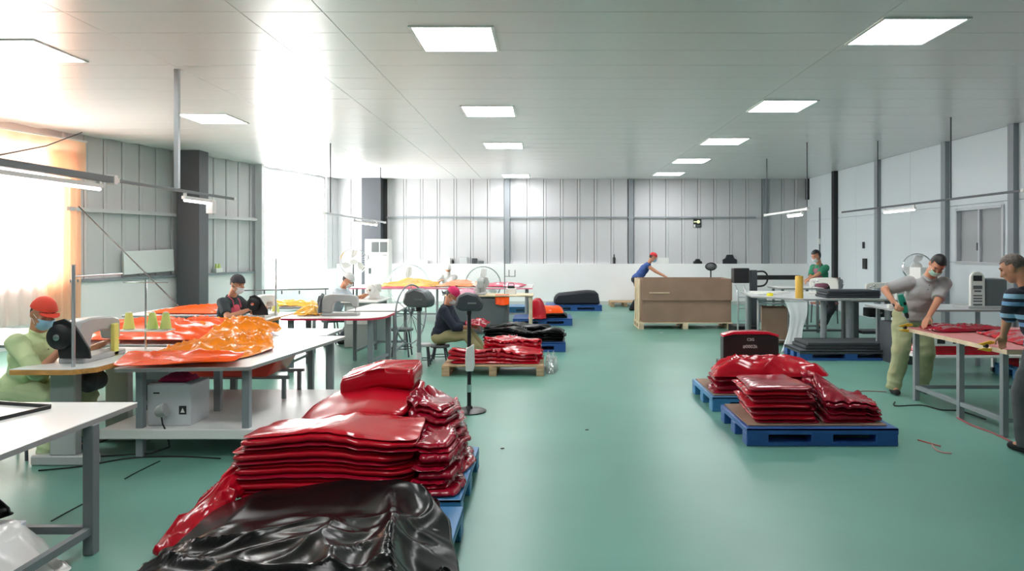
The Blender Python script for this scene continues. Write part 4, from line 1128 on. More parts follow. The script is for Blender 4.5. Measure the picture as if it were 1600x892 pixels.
# back tables with pale orange and pink sheets
T_F = table('long rear table carrying pale orange and pink sheets', [(-4.7, 17.2), (-.35, 17.2), (-.35, 19.0), (-4.7, 19.0)], .76, [(-4.5, 17.4), (-.5, 17.4), (-4.5, 18.8), (-.5, 18.8), (-2.6, 17.4)], [(0, 1, .14)], group='white work tables', edge=mat('pink_edging', (226, 120, 150), .5))
drape('plastic_sheet', [(-4.1, 17.5), (-2.8, 17.4), (-2.5, 18.0), (-3.0, 18.7), (-4.0, 18.6)], lambda x, y, r, t: .77 + .2 * (1 - r ** 1.6) * (.7 + .5 * rnd((x * 2, y * 2, 1))) + .03 * ridge(x, y, 3, 2) + .01, M_YELLOWPVC, 'amber sheet heaped on the left half of the rear table', 'plastic sheet', thick=.01, nth=90, nr=12, jit=.05)
drape('plastic_sheet', [(-2.7, 17.6), (-1.7, 17.5), (-1.6, 18.3), (-2.4, 18.6)], lambda x, y, r, t: .775 + .12 * (1 - r ** 1.8) + .03 * ridge(x, y, 3, 4) + .01, mat('peach_pvc', (255, 160, 110), .3, coat=.4), 'peach-coloured sheet in the middle of the rear table', 'plastic sheet', thick=.01, nth=80, nr=12, jit=.04)
drape('plastic_sheet', [(-1.55, 17.5), (-.6, 17.4), (-.5, 18.3), (-1.5, 18.5)], lambda x, y, r, t: .77 + .07 * (1 - r ** 2) + .02 * ridge(x, y, 3, 5) + .01, M_PINK, 'pink sheet on the right end of the rear table', 'plastic sheet', thick=.01, nth=80, nr=10)
drape('plastic_sheet', [(-4.2, 17.23), (-2.5, 17.23), (-2.5, 17.42), (-4.2, 17.42)], lambda x, y, r, t: .765 + .025 * (1 - r ** 3), M_PINK, 'narrow pink strip along the front of the rear table', 'plastic sheet', thick=.006, nth=80, nr=6)
big_fan((-3.72, 19.8, 0), 0, 'large round fan guard behind the amber sheet on the rear table', .56, .70)
big_fan((-1.72, 19.8, 0), 0, 'large round fan guard behind the pink sheet on the rear table', .48, .72)
stool((-2.74, 20.4, 0), 'stool behind the rear table', .42)
person('person in a white headscarf sitting behind the rear table', (0, 0, 0), (.1, -1), (-2.74, 20.4, .5), (-2.73, 20.3, .96), (-2.72, 20.22, 1.11), (.2, -.8, -.5), (-2.9, 20.0, .8), (-2.5, 20.0, .8), (-2.85, 20.0, 0), (-2.6, 20.0, 0),
       mat('white_shirt', (220, 220, 220), .9), mat('dark_trousers', (44, 46, 52), .9), sleeve=1.6, hair_style='under', cap=(M_WHITE, 0), mask=M_MASKWHITE, voxel=.018, seed=6)

# person in the pink cap
stool((-1.62, 11.12, 0), 'low stool under the person in the pink cap', .24, .15)
st2 = stool((-1.78, 10.62, 0), 'small dark metal stool with a pale seat left of the wooden pallet', .32, .11, M_DARKSTEEL, M_MACHINEGREY)
person('person in a pink cap, navy shirt and khaki trousers seated low behind the wooden pallet', (0, 0, 0), (1, -.1), (-1.62, 11.12, .36), (-1.5, 11.08, .83), (-1.42, 11.02, .99), (.7, -.35, -.6), (-1.12, 10.92, .52), (-1.1, 11.2, .52), (-.95, 10.93, 0), (-.93, 11.2, 0),
       mat('navy_shirt', (34, 42, 58), .9), mat('khaki_trousers', (164, 160, 118), .9), sleeve=1.5, hair_style='under', cap=(mat('pink_cap', (206, 36, 96), .75), .0), mask=M_MASKWHITE, voxel=.013, seed=7, rkn=(.3, 0, 1), lkn=(.3, 0, 1))
drape('plastic_sheet', [(-1.22, 10.8), (-.9, 10.78), (-.85, 11.3), (-1.15, 11.32)], lambda x, y, r, t: .60 - .3 * max(0, x + 1.0) - .5 * max(0, 10.86 - y) + .03 * ridge(x, y, 6, 2), M_DEEPRED, 'dark red sheet across the lap of the person in the pink cap', 'plastic sheet', thick=.01, nth=70, nr=10)

# pallets down the aisle
wood_pallet((-.72, 10.2, 0), 1.35, .95, 0, 'pale wooden pallet under the glossy red sheets in the aisle')
stack('folded_tarpaulin', [(-1.32, 9.86), (-.12, 9.84), (-.1, 10.2), (-1.3, 10.2)], .145, 4, .045, M_RED, 'folded glossy red sheet at the front of the wooden pallet', 'wavy glossy red sheet on the front row of the wooden pallet', 'tarpaulin', 'red sheets on the wooden pallet', seed=8.1, jit=.03, amp=.06, frill=.05, nr=12)
stack('folded_tarpaulin', [(-.85, 10.26), (-.06, 10.24), (-.05, 10.62), (-.9, 10.62)], .145, 6, .045, M_RED, 'folded glossy red sheet at the back of the wooden pallet', 'crumpled glossy red sheet topping the back row of the wooden pallet', 'tarpaulin', 'red sheets on the wooden pallet', seed=9.1, jit=.04, amp=.08, frill=.06)
heap('plastic_film', [(-.035, 9.9), (.1, 9.86), (.16, 10.2), (.08, 10.6), (-.035, 10.6)], .0, lambda x, y, r, t: .22 * (1 - r ** 3) * (.7 + .8 * rnd((x * 9, y * 9, 2))) + .09 * ridge(x, y, 7, 2, .5) * (1 - r ** 3) + .012, M_FILM, 'clear plastic film bunched at the right end of the wooden pallet', 'plastic film', nth=110, nr=14, jit=.28, jf=4)
plastic_pallet((-.35, 12.55, 0), 1.3, 1.1, 0, 'blue plastic pallet under the long black bundles')
stack('folded_tarpaulin', [(-1.05, 12.1), (.3, 12.08), (.32, 12.5), (-1.0, 12.55)], .158, 4, .045, M_BLACKPVC, 'folded black sheet in the front bundle on the blue pallet', 'glossy black sheet topping the front bundle in the aisle', 'tarpaulin', 'black bundles on the blue pallet', seed=10.2, jit=.05, amp=.08, frill=.04)
stack('folded_tarpaulin', [(-1.1, 12.62), (.0, 12.6), (.1, 13.0), (-1.05, 13.05)], .158, 4, .05, M_BLACKPVC, 'folded black sheet in the rear bundle on the blue pallet', 'glossy black sheet topping the rear bundle in the aisle', 'tarpaulin', 'black bundles on the blue pallet', seed=11.2, jit=.05, amp=.08, frill=.04)
plastic_pallet((-.1, 16.6, 0), 1.3, 1.1, 0, 'blue plastic pallet under the orange and black sheets')
stack('folded_tarpaulin', [(-.3, 16.15), (.42, 16.15), (.42, 17.0), (-.3, 17.0)], .158, 2, .05, M_BLACKPVC, 'black folded sheet under the orange sheet', 'black folded sheet directly below the orange sheet', 'tarpaulin', 'sheets on the far blue pallet', seed=12, jit=.04, amp=.03)
drape('tarpaulin', [(-.28, 16.2), (.36, 16.2), (.38, 16.9), (-.25, 16.9)], lambda x, y, r, t: .275 + .11 * (1 - r ** 5) + .02 * ridge(x, y, 4, 2), M_ORANGERED, 'orange-red folded sheet lying on the far blue pallet', 'tarpaulin', 'sheets on the far blue pallet', thick=.06, nth=80, nr=10)
plastic_pallet((.72, 20.3, 0), 1.5, 1.1, 0, 'blue plastic pallet under the black bag by the back wall')
q = MB(); q.prism([(-.62, 0), (.62, 0), (.56, .34), (.30, .37), (-.55, .28), (-.66, .12)], -.35, .35, Matrix.Rotation(math.radians(90), 4, 'X'), bev=.05)
tag(q.build('bag', mat('black_canvas', (40, 42, 50), .75), None, (.82, 20.3, .157)), 'big dark bag lying on the blue pallet by the back wall', 'bag')
wood_pallet((2.25, 21.5, 0), .85, .8, 0, 'low wooden pallet lying empty by the back wall')
plastic_pallet((-.5, 19.7, 0), 1.0, .9, 0, 'empty blue plastic pallet at the end of the rear table', M_LIGHTBLUE)

# air conditioner in the corner
ac = empty('air_conditioner', (-4.72, 20.6, 0), 0, 'tall white floor-standing air conditioner in front of the dark column', 'air conditioner')
B((0, 0, .99), (.68, .42, 1.9), bev=.03).build('cabinet_body', M_WHITE, ac)
B((0, 0, .03), (.64, .4, .06)).build('plinth', M_GREYPLASTIC, ac)
for sx in (-.105, .125):
    g = B((sx + .06, -.212, 1.72), (.2, .012, .28), bev=.004).build('air_grille', mat('grille_grey', (120, 124, 126), .5), ac)
    for k in range(5): B((sx + .06, -.221, 1.61 + k * .055), (.19, .01, .008)).build('louvre', M_STEEL, g)
B((.22, -.212, 1.5), (.1, .006, .014)).build('name_plate', M_GREYPLASTIC, ac)
B((-.16, -.212, 1.1), (.004, .006, 1.5)).build('door_seam', M_GREYPLASTIC, ac)
B((-.2, -.214, 1.06), (.06, .012, .16), bev=.003).build('control_panel', M_GREYPLASTIC, ac)
MB().tube([(-.25, -.22, 1.5), (-.24, -.22, 1.38)], .012, 6).build('handle', M_STEEL, ac)
big_fan((-4.9, 18.6, 0), .35, 'tall grey fan at the window end beside the air conditioner', .34, 1.35)
# ================================================================== THINGS: RIGHT SIDE
plastic_pallet((2.36, 6.78, 0), 1.3, .95, 0, 'dark blue plastic pallet nearest on the right under layered red sheets')
plastic_pallet((2.36, 8.15, 0), 1.3, 1.05, 0, 'lighter blue plastic pallet behind the nearest right one', M_LIGHTBLUE)
tag(B((2.34, 6.8, .1625), (1.2, .86, .01)).build('board', M_CARD), 'thin brown board on the nearest right pallet', 'board')
tag(B((2.34, 8.15, .1625), (1.2, .95, .01)).build('board', M_CARD), 'thin brown board on the pallet behind', 'board')
stack('folded_tarpaulin', [(1.80, 6.42), (2.36, 6.40), (2.40, 6.9), (2.36, 7.18), (1.86, 7.16)], .17, 9, .034, M_DEEPRED, 'folded red sheet in the block on the nearest right pallet', 'smooth red sheet on top of the block on the nearest right pallet', 'tarpaulin', 'block of red sheets on the nearest right pallet', seed=14.3, jit=.025, amp=.02, frill=.006, ff=4, shift=(-.06, .03), m2=M_RED, tr=.0)
stack('folded_tarpaulin', [(2.44, 6.42), (2.92, 6.44), (2.98, 6.8), (2.86, 7.1), (2.46, 7.12)], .17, 6, .03, M_DEEPRED, 'crinkled red sheet in the sloping heap on the nearest right pallet', 'bright red sheet sloping down on the right heap', 'tarpaulin', 'sloping heap of red sheets', seed=15.3, jit=.05, jf=3, amp=.04, frill=.05, ff=6, tr=.004, hump=lambda x, y: .20 * max(0, 2.75 - x) / .3 * max(0.1, min(1, (y - 6.42) / .35)), nth=130)
stack('folded_tarpaulin', [(1.76, 7.72), (2.86, 7.72), (2.92, 8.0), (2.85, 8.25), (1.8, 8.28)], .17, 4, .04, M_DEEPRED, 'folded red sheet under the draped red sheet', 'folded red sheet directly below the draped red sheet', 'tarpaulin', 'red sheets on the rear right pallet', seed=16.3, jit=.04, amp=.03, frill=.04)
drape('tarpaulin', [(1.72, 7.70), (2.35, 7.66), (2.95, 7.72), (3.02, 7.95), (2.8, 8.3), (1.85, 8.34)], lambda x, y, r, t: .36 + .15 * (1 - r ** 3) * (1 - .35 * max(0, x - 2.3)) + .05 * ridge(x, y, 1.7, 5, .25, 2) * (1 - r ** 8) + .015 * ridge(x, y, 3.5, 2, -.4) * (1 - r ** 8), M_RED, 'glossy wrinkled red sheet draped over the rear right pallet', 'tarpaulin', 'red sheets on the rear right pallet', thick=.012, nth=150, nr=22, jit=.04)
bb = empty('tool_case', (2.34, 8.52, .17), 0, 'black case with a curved red top behind the draped red sheet', 'case')
q = MB(); q.prism([(-.37, 0), (.37, 0), (.37, .24), (.32, .24), (.32, .5), (.2, .53), (-.2, .53), (-.32, .5), (-.32, .24), (-.37, .24)], -.07, .07, Matrix.Rotation(math.radians(90), 4, 'X'), bev=.006); q.build('case_body', M_BLACK, bb)
q = MB(); q.prism([(-.32, .505), (-.2, .535), (.2, .535), (.32, .505), (.32, .53), (.2, .565), (0, .572), (-.2, .565), (-.32, .53)], -.075, .075, Matrix.Rotation(math.radians(90), 4, 'X'), bev=.004); q.build('red_top', mat('red_lacquer', (206, 20, 52), .25, coat=.5), bb)
lettering('CSG', .045, M_WHITE, bb, (-.005, -.0715, .475), (math.radians(90), 0, 0))
lettering('#0002k', .055, M_WHITE, bb, (-.01, -.0715, .395), (math.radians(90), 0, 0))

# carton on its pallet and the man behind it
cx0, cx1, cyf, cyb = 1.93, 3.84, 15.32, 16.25
wp = wood_pallet(((cx0 + cx1) / 2, (cyf + cyb) / 2, 0), cx1 - cx0 + .04, cyb - cyf, 0, 'pale wooden pallet under the big brown carton', M_PLY)
bc = empty('carton', ((cx0 + cx1) / 2, (cyf + cyb) / 2, .143), 0, 'big brown two-tier carton on a pale pallet in the middle distance', 'box')
w_, d_ = cx1 - cx0, cyb - cyf
B((0.03, 0, .23), (w_ - .06, d_ - .06, .46), bev=.006).build('lower_tier', M_CARD, bc)
q = MB(); h0, h1 = .46, .905
for sy in (-1, 1): q.box((.03, sy * (d_ / 2 - .02), (h0 + h1) / 2), (w_ - .04, .03, h1 - h0))
for sx in (-1, 1): q.box((.03 + sx * (w_ / 2 - .03), 0, (h0 + h1) / 2), (.03, d_ - .06, h1 - h0))
q.build('upper_tier', M_CARD, bc)
B((-.55, -d_ / 2 - .006, .62), (.42, .004, .02)).build('tape', M_PLY, bc)
for k, yy in enumerate((-.3, 0, .3)): B((-w_ / 2 + .0, yy, .45), (.03, .12, .9)).build('corner_batten', M_PLY, bc)
wood_pallet((3.25, 19.3, 0), 1.5, 1.2, 0, 'wooden pallet hidden behind the big brown carton')
stack('folded_tarpaulin', [(2.6, 18.8), (3.95, 18.8), (3.95, 19.8), (2.6, 19.8)], .145, 8, .088, M_BLACKPVC, 'folded black sheet stacked behind the big brown carton', 'top black sheet of the stack behind the big brown carton', 'tarpaulin', 'black sheets behind the carton', seed=18, jit=.01, amp=.02, nr=5, nth=60)
person('person in a red cap, blue mask and blue vest leaning over behind the brown carton', (0, 0, 0), (1, -.15), (2.42, 20.05, .84), (2.76, 20.0, 1.27), (2.87, 19.95, 1.44), (.85, -.25, -.35), (3.2, 19.7, .90), (3.25, 19.95, .90), (2.3, 19.95, 0), (2.36, 20.15, 0),
       mat('blue_vest', (58, 86, 150), .85), mat('black_trousers', (30, 31, 36), .9), sleeve=0, hair_style='under', cap=(mat('red_cap', (206, 40, 48), .7), .06), mask=M_MASKBLUE, voxel=.016, seed=8, rel=(-.5, -.2, -.6), lel=(-.5, .2, -.6))
ms = empty('desk_fan', (4.0, 18.0, 0), 0, 'thin black stand with a small oval head behind the brown carton', 'fan')
MB().lathe([(0, 0), (.16, 0), (.16, .02), (0, .03)], (0, 0, 0), 18).build('base', M_BLACK, ms)
MB().tube([(0, 0, .02), (0, 0, 1.2)], .016, 8).build('pole', M_BLACK, ms)
MB().sphere((0, 0, 1.24), (.13, .06, .09), 2).build('head', M_GREYPLASTIC, ms)
q = MB(); q.tube([(.135 * math.cos(a), -.03, 1.24 + .09 * math.sin(a)) for a in [2 * math.pi * k / 20 for k in range(20)]], .012, 5, closed=True); q.build('guard_ring', M_BLACK, ms)

# stacker / roll stand beside the carton
rs = empty('pallet_stacker', (4.0, 14.85, 0), 0, 'dark hand stacker with a square mast and loop handle right of the carton', 'stacker')
B((.16, 0, .625), (.13, .12, 1.25), bev=.008).build('mast', M_DARKSTEEL, rs)
B((-.1, .02, 1.14), (.32, .2, .3), bev=.012).build('battery_box', M_BLACK, rs)
B((-.03, .03, .07), (.5, .5, .14), bev=.01).build('base', M_BLACK, rs)
MB().tube(smooth_pts([(.22, -.02, 1.22), (.36, -.02, 1.22), (.43, -.02, 1.15), (.43, -.02, 1.02), (.36, -.02, .94), (.22, -.02, .92)]), .018, 8).build('loop_handle', M_BLACK, rs)
B((.66, .02, 1.10), (.85, .09, .09), bev=.008).build('crossbar', M_BLACK, rs)
for sx in (-.22, -.06):
    MB().tube(smooth_pts([(sx, -.25, .05), (sx, -.27, .5), (sx, -.24, .8), (sx, -.05, .94)]), .018, 8).build('frame_tube', M_ALU, rs)
for zz in (.25, .5, .72): MB().tube([(-.22, -.26, zz), (-.06, -.26, zz)], .012, 6).build('cross_tube', M_ALU, rs)
B((.34, .1, .5), (.22, .1, .62), bev=.02).build('chain_guard', mat('pale_steel', (150, 164, 170), .4), rs)

# packing table with roll, cloth, trays
T_H = table('grey packing table with a yellow roll and black trays on it', [(3.55, 12.75), (4.2, 12.02), (5.75, 12.0), (5.75, 14.1), (3.7, 14.1)], .865, [(4.56, 12.15), (4.98, 12.15), (3.8, 13.9), (5.6, 13.9), (5.62, 12.15)], [(2, 3, .14)], group=None, r=.04, legw=.10, round_leg=True, top=mat('grey_laminate', (202, 206, 208), .35))
yr = empty('paper_roll', (4.16, 12.15, .865), 0, 'yellow roll standing upright at the front edge of the packing table', 'roll')
MB().lathe([(0, 0), (.062, 0), (.066, .02), (.062, .18), (.066, .34), (.06, .37), (.02, .372)], (0, 0, 0), 20).build('roll', mat('yellow_film', (222, 176, 76), .5), yr)
MB().lathe([(.02, .37), (.02, .38), (0, .38)], (0, 0, 0), 12).build('core', M_CARD, yr)
drape('tarpaulin', [(3.82, 11.70), (4.2, 11.72), (4.25, 11.9), (4.22, 11.97), (3.9, 11.97), (3.8, 11.9)], lambda x, y, r, t: 0, M_WHITE, 'tmp', 'x', nth=12, nr=3)
bpy.data.objects.remove([o for o in bpy.data.objects if o.get('label') == 'tmp'][0])
def hang(name, pts_l, pts_r, thick, m, label, cat, nseg=24, wav=.015):
    """a hanging cloth between two edge lines"""
    L = smooth_pts(pts_l, 6); R = smooth_pts(pts_r, 6); V, Fc = [], []; nx = 14
    for s_ in (0, 1):
        for a, b in zip(L, R):
            for k in range(nx + 1):
                p = a.lerp(b, k / nx); w = wav * math.sin(k * 1.3 + p.z * 3) + s_ * thick
                V.append((p.x, p.y + w, p.z))
    n = len(L); st = n * (nx + 1)
    for j in range(n - 1):
        for k in range(nx):
            a = j * (nx + 1) + k
            Fc.append((a, a + 1, a + nx + 2, a + nx + 1)); Fc.append((st + a, st + a + nx + 1, st + a + nx + 2, st + a + 1))
    for j in range(n - 1):
        for k in (0, nx):
            a = j * (nx + 1) + k; Fc.append((a, a + nx + 1, st + a + nx + 1, st + a))
    for j in (0, n - 1):
        for k in range(nx):
            a = j * (nx + 1) + k; Fc.append((a, a + 1, st + a + 1, st + a))
    o = recenter(mesh_obj(name, V, Fc, m)); return tag(o, label, cat)
hang('cloth', [(3.86, 11.93, .835), (3.93, 11.9, .6), (3.9, 11.88, .35), (3.76, 11.8, .02)], [(4.22, 11.93, .835), (4.2, 11.9, .6), (4.12, 11.88, .35), (4.08, 11.8, .02)], .03, mat('white_fleece', (222, 228, 230), .8), 'white cloth hanging from the packing table edge to the floor', 'cloth', wav=.004)
tr_ = [(4.62, 5.5)]
for k in range(3):
    o = B((5.05 + .01 * k, 12.4, .866 + .022 + .042 * k), (.9 - .02 * k, .5, .04), bev=.01).build('tray', mat('black_foam', (48, 52, 60), .7))
    tag(o, ('top' if k == 2 else 'middle' if k == 1 else 'bottom') + ' black foam slab of the pile on the packing table', 'foam slab', 'black foam slabs on the packing table')
sewing_machine((5.0, 13.25, .866), math.radians(60), 'white sewing machine at the far side of the packing table', M_MACHINE, M_GREYPLASTIC)
for k, (x, y, w, d, r_) in enumerate(((3.95, 13.3, .5, .35, .2), (4.15, 13.75, .7, .3, -.1))):
    tag(recenter(MB().box((x, y, .8685 + .008), (w, d, .014), r_, bev=.003).build('paper_pile', M_WHITE)), ('nearer' if k == 0 else 'further') + ' flat pile of white sheets on the left of the packing table', 'paper')
tag(recenter(MB().lathe([(.055, 0), (.055, .05), (.035, .05), (.035, 0), (.055, 0)], (3.86, 12.75, .866), 20).build('tape_roll', mat('bright_yellow', (236, 226, 40), .4))), 'bright yellow tape roll on the left corner of the packing table', 'tape')
person('dark-haired masked person in a green shirt and pink apron behind the packing table', (0, 0, 0), (-1, -.45), (5.86, 15.6, .86), (5.74, 15.55, 1.34), (5.65, 15.48, 1.53), (-.75, -.45, -.45), (5.42, 15.35, 1.04), (5.38, 15.15, 1.04), (5.86, 15.7, 0), (5.8, 15.45, 0),
       mat('green_shirt', (46, 132, 100), .85), mat('dark_trousers', (44, 46, 52), .9), sleeve=.75, hair_style='long', mask=M_MASKWHITE, apron=mat('dusky_pink_apron', (150, 92, 112), .85), voxel=.016, seed=9, rel=(.3, .6, -.6), lel=(.3, -.6, -.6))
table('narrow table at which the person in the green shirt works', [(4.6, 14.6), (5.5, 14.6), (5.5, 15.4), (4.6, 15.4)], .9, [(4.7, 14.7), (5.4, 14.7), (4.7, 15.3), (5.4, 15.3)], [(0, 1, .14)])
# open carton in a tube cage under the table
oc2 = empty('open_carton', (4.02, 13.05, .05), -.25, 'open brown carton in a tube cage under the packing table', 'box')
q = MB(); W_, D_, H_ = .42, .5, .6
for sx in (-1, 1): q.box((sx * W_ / 2, 0, H_ / 2), (.012, D_, H_))
for sy in (-1, 1): q.box((0, sy * D_ / 2, H_ / 2), (W_, .012, H_))
q.box((0, 0, .006), (W_, D_, .012)); q.build('box_body', M_CARD, oc2)
B((.27, 0, H_ - .07), (.012, D_, .22)).build('flap', M_CARD, oc2)
for sx in (-1, 1):
    for sy in (-1, 1): MB().tube([(sx * .27, sy * .31, -.05), (sx * .27, sy * .31, .70)], .014, 8).build('cage_post', M_ALU, oc2)
for zz in (.05, .68):
    for sy in (-1, 1): MB().tube([(-.27, sy * .31, zz), (.27, sy * .31, zz)], .012, 8).build('cage_rail', M_ALU, oc2)
    for sx in (-1, 1): MB().tube([(sx * .27, -.31, zz), (sx * .27, .31, zz)], .012, 8).build('cage_rail', M_ALU, oc2)
# slabs on a pallet in front of the packing table
p3 = plastic_pallet((4.58, 11.45, 0), 1.55, .75, 0, 'dark-decked plastic pallet with blue feet in front of the packing table')
[setattr(ch.data, 'name', ch.data.name) for ch in p3.children]
for ch in p3.children:
    if ch.name.startswith('deck'): ch.data.materials.clear(); ch.data.materials.append(M_DARKSTEEL)
for k in range(2):
    o = B((4.62 + .015 * (k % 2), 11.47, .158 + .026 + .051 * k), (1.4 - .03 * k, .62, .049), bev=.008).build('foam_slab', mat('charcoal_foam', (58, 62, 66), .65))
    tag(o, ['lower', 'upper'][k] + ' charcoal slab of the pair on the pallet before the packing table', 'foam slab', 'charcoal slabs on the pallet')
# machine stands further right, behind the packing table
mc = empty('sewing_cabinet', (6.0, 13.1, 0), 0, 'grey machine stand with dark motor box right of the packing table', 'cabinet')
B((0, .1, .76), (1.1, .6, .035), bev=.006).build('worktop', M_MACHINEGREY, mc)
for sx in (-.48, .48):
    B((sx, .1, .4), (.09, .12, .7)).build('column', M_STEEL, mc); B((sx, .1, .04), (.1, .6, .08), bev=.01).build('foot', M_STEEL, mc)
B((-.05, .05, .55), (.5, .3, .16), bev=.02).build('motor_box', M_BLACK, mc)
lettering('JSPF', .05, M_WHITE, mc, (-.12, -.103, .54), (math.radians(90), 0, 0))
B((0, .1, .2), (.85, .4, .05)).build('shelf', M_DARKSTEEL, mc)
sewing_machine((6.0, 13.25, .778), math.radians(80), 'pale sewing machine with red-capped spool right of the packing table', M_MACHINE, mat('dark_red_plastic', (130, 30, 50), .4))
ch = empty('chair', (6.25, 16.6, 0), math.radians(200), 'brown-backed chair by the right wall', 'chair')
B((0, 0, .45), (.44, .42, .05), bev=.015).build('seat', mat('brown_vinyl', (150, 96, 78), .5), ch)
B((0, .2, .82), (.44, .05, .42), bev=.02).build('backrest', mat('brown_vinyl', (150, 96, 78), .5), ch)
for sx in (-.19, .19):
    for sy in (-.18, .18): MB().tube([(sx, sy, .43), (sx * 1.08, sy * 1.08, 0)], .014, 8).build('leg', M_DARKSTEEL, ch)
    MB().tube([(sx, .2, .45), (sx, .2, .66)], .014, 8).build('back_post', M_DARKSTEEL, ch)
big_fan((7.08, 14.1, 0), -.35, 'round wall-side fan behind the shoulder of the man with the drill', .26, 1.33)
carton('white carton standing on the machine bench behind the drilling man', (6.75, 13.15, 0), (.36, .4, 1.35), 0, M_WHITE, name='cabinet')

# bench with the overlock machine
T_I = table('pale bench under the upright machine by the right wall', [(4.95, 10.45), (7.3, 10.45), (7.3, 11.5), (4.95, 11.5)], .82, [(5.1, 10.6), (7.2, 10.6), (5.1, 11.35), (7.2, 11.35), (6.2, 10.6)], [(0, 1, .16), (2, 3, .16)], top=mat('grey_laminate', (202, 206, 208), .35))
om = empty('embroidery_machine', (6.36, 10.85, .82), 0.0, 'upright grey machine with a rounded white slotted side on the pale bench', 'sewing machine')
pr = [(-.11, 0), (.11, 0), (.11, .44), (.08, .51), (.02, .54), (-.05, .53), (-.10, .47)]
q = MB(); q.prism(pr, -.0, .05, Matrix.Translation((-.16, -.2, 0)) @ Matrix.Rotation(math.radians(90), 4, 'X'), bev=.012); sp = q.build('side_plate', M_MACHINE, om)
for k, (zz, hh, ww) in enumerate(((.44, .08, .13), (.31, .05, .13), (.255, .025, .10), (.19, .02, .13), (.15, .02, .13), (.11, .02, .13), (.06, .025, .13))):
    B((-.16, -.252, zz), (ww, .006, hh), bev=.002).build('slot', M_GREYPLASTIC if k else M_BLACK, sp)
B((.12, -.05, .22), (.34, .36, .42), bev=.04).build('machine_body', M_GREYPLASTIC, om)
B((.0, -.05, .02), (.6, .44, .04), bev=.008).build('bed', M_MACHINEGREY, om)
MB().lathe([(0, -.02), (.06, -.02), (.06, .02), (0, .02)], (.30, -.08, .26), 16, Matrix.Rotation(math.radians(90), 4, 'Y')).build('handwheel', M_BLACK, om)
sewing_machine((5.38, 10.9, .82), math.radians(90), 'low grey sewing machine left of the upright machine on the bench', M_MACHINEGREY, M_BLACK, s=.85)
carton('dark box with white print under the bench of the upright machine', (5.3, 10.95, 0), (.5, .5, .6), 0, M_DARKSTEEL, flaps=False)

# work frame with red sheets, drilling man and striped-shirt man
T_W = table('long steel work frame with a pale wooden edge and red sheets on top', [(4.06, 6.5), (5.5, 6.5), (5.5, 8.33), (4.06, 8.33)], .80, [(4.11, 8.2), (4.11, 7.32), (4.11, 6.62), (5.42, 8.2), (5.42, 6.62)], [(0, 1, .15), (1, 2, .15), (0, 3, .15), (2, 4, .15), (3, 4, .15)], legw=.055, edge=M_PLY, thick=.045, r=0, top=mat('rosy_board', (196, 120, 118), .4))
drape('plastic_sheet', [(4.35, 6.75), (5.4, 6.7), (5.42, 7.9), (4.5, 7.75)], lambda x, y, r, t: .812 + .035 * (1 - r ** 4) * (1 + rnd((x * 2, y * 2, 1))) + .015 * ridge(x, y, 2.5, 3, .2), M_RED, 'bright red sheet spread across the long work frame', 'plastic sheet', 'red sheets on the work frame', thick=.008, nth=110, nr=14, jit=.03)
drape('plastic_sheet', [(4.12, 7.75), (4.45, 7.8), (5.0, 7.95), (4.9, 8.28), (4.15, 8.28)], lambda x, y, r, t: .815 + .04 * (1 - r ** 3) + .02 * ridge(x, y, 4, 3, .5), M_DEEPRED, 'dark red sheet bunched at the drilling man’s end of the work frame'.replace('’s', ''), 'plastic sheet', 'red sheets on the work frame', thick=.008, nth=80, nr=12, jit=.05)
def clamp(loc, rot, label):
    t = empty('clamp', loc, rot, label, 'clamp', 'yellow clamps on the work frame')
    q = MB(); q.prism([(0, -.005), (.12, .025), (.16, .02), (.17, .0), (.06, -.02)], -.012, .012, Matrix.Rotation(math.radians(90), 4, 'X'), bev=.004); q.build('upper_jaw', mat('clamp_yellow', (224, 178, 40), .4), t)
    q = MB(); q.prism([(0, -.055), (.06, -.04), (.16, -.05), (.17, -.07), (.1, -.075)], -.012, .012, Matrix.Rotation(math.radians(90), 4, 'X'), bev=.004); q.build('lower_jaw', mat('clamp_yellow', (224, 178, 40), .4), t)
    MB().lathe([(0, -.016), (.018, -.016), (.018, .016), (0, .016)], (.08, 0, -.022), 12, Matrix.Rotation(math.radians(90), 4, 'X')).build('pivot', M_BLACK, t)
    return t
clamp((3.94, 8.27, .826), 0.0, 'yellow clamp at the far corner of the work frame, below the drill')
clamp((3.93, 6.72, .826), 0.1, 'yellow clamp at the near corner of the work frame by the striped shirt')
GREYPOLO = mat('grey_polo', (168, 168, 168), .9)
person('person in a grey polo shirt and khaki work trousers bending down with a drill', (0, 0, 0), (-.15, -1), (4.27, 8.62, .90), (4.37, 8.42, 1.36), (4.385, 8.27, 1.51),
       (-.28, -.62, -.72), (3.90, 8.27, 1.08), (4.20, 8.14, .90), (4.05, 8.60, 0), (4.42, 8.68, 0), GREYPOLO, mat('khaki_work_trousers', (168, 172, 134), .9), sleeve=.85, hair_style='short', mask=M_MASKGREEN,
       rel=(-1, .2, -.2), lel=(1, .3, -.2), voxel=.0095, fat=1.12, sh_w=.19, grip=(.9, .35), palms=((1, 0, -.2), (0, 0, -1)), wr=.009, seed=11, tw=1.22, collar=GREYPOLO, rkn=(-.1, -1, .2), lkn=(.1, -1, .2))
dr = empty('power_drill', (3.97, 8.20, 1.06), 0, 'green power drill held nose-down by the man in the grey polo', 'drill')
ax = Vector((.07, 0, -.22)).normalized()
q = MB(); Mr = ax.to_track_quat('Z', 'Y').to_matrix().to_4x4()
q.lathe([(0, -.13), (.03, -.125), (.036, -.08), (.036, .05), (.03, .085), (0, .09)], (0, 0, 0), 18, Mr); q.build('motor_housing', mat('drill_green', (24, 134, 112), .35), dr)
q = MB(); q.lathe([(0, .085), (.022, .085), (.024, .12), (.014, .15), (0, .15)], (0, 0, 0), 14, Mr); q.build('chuck', M_BLACK, dr)
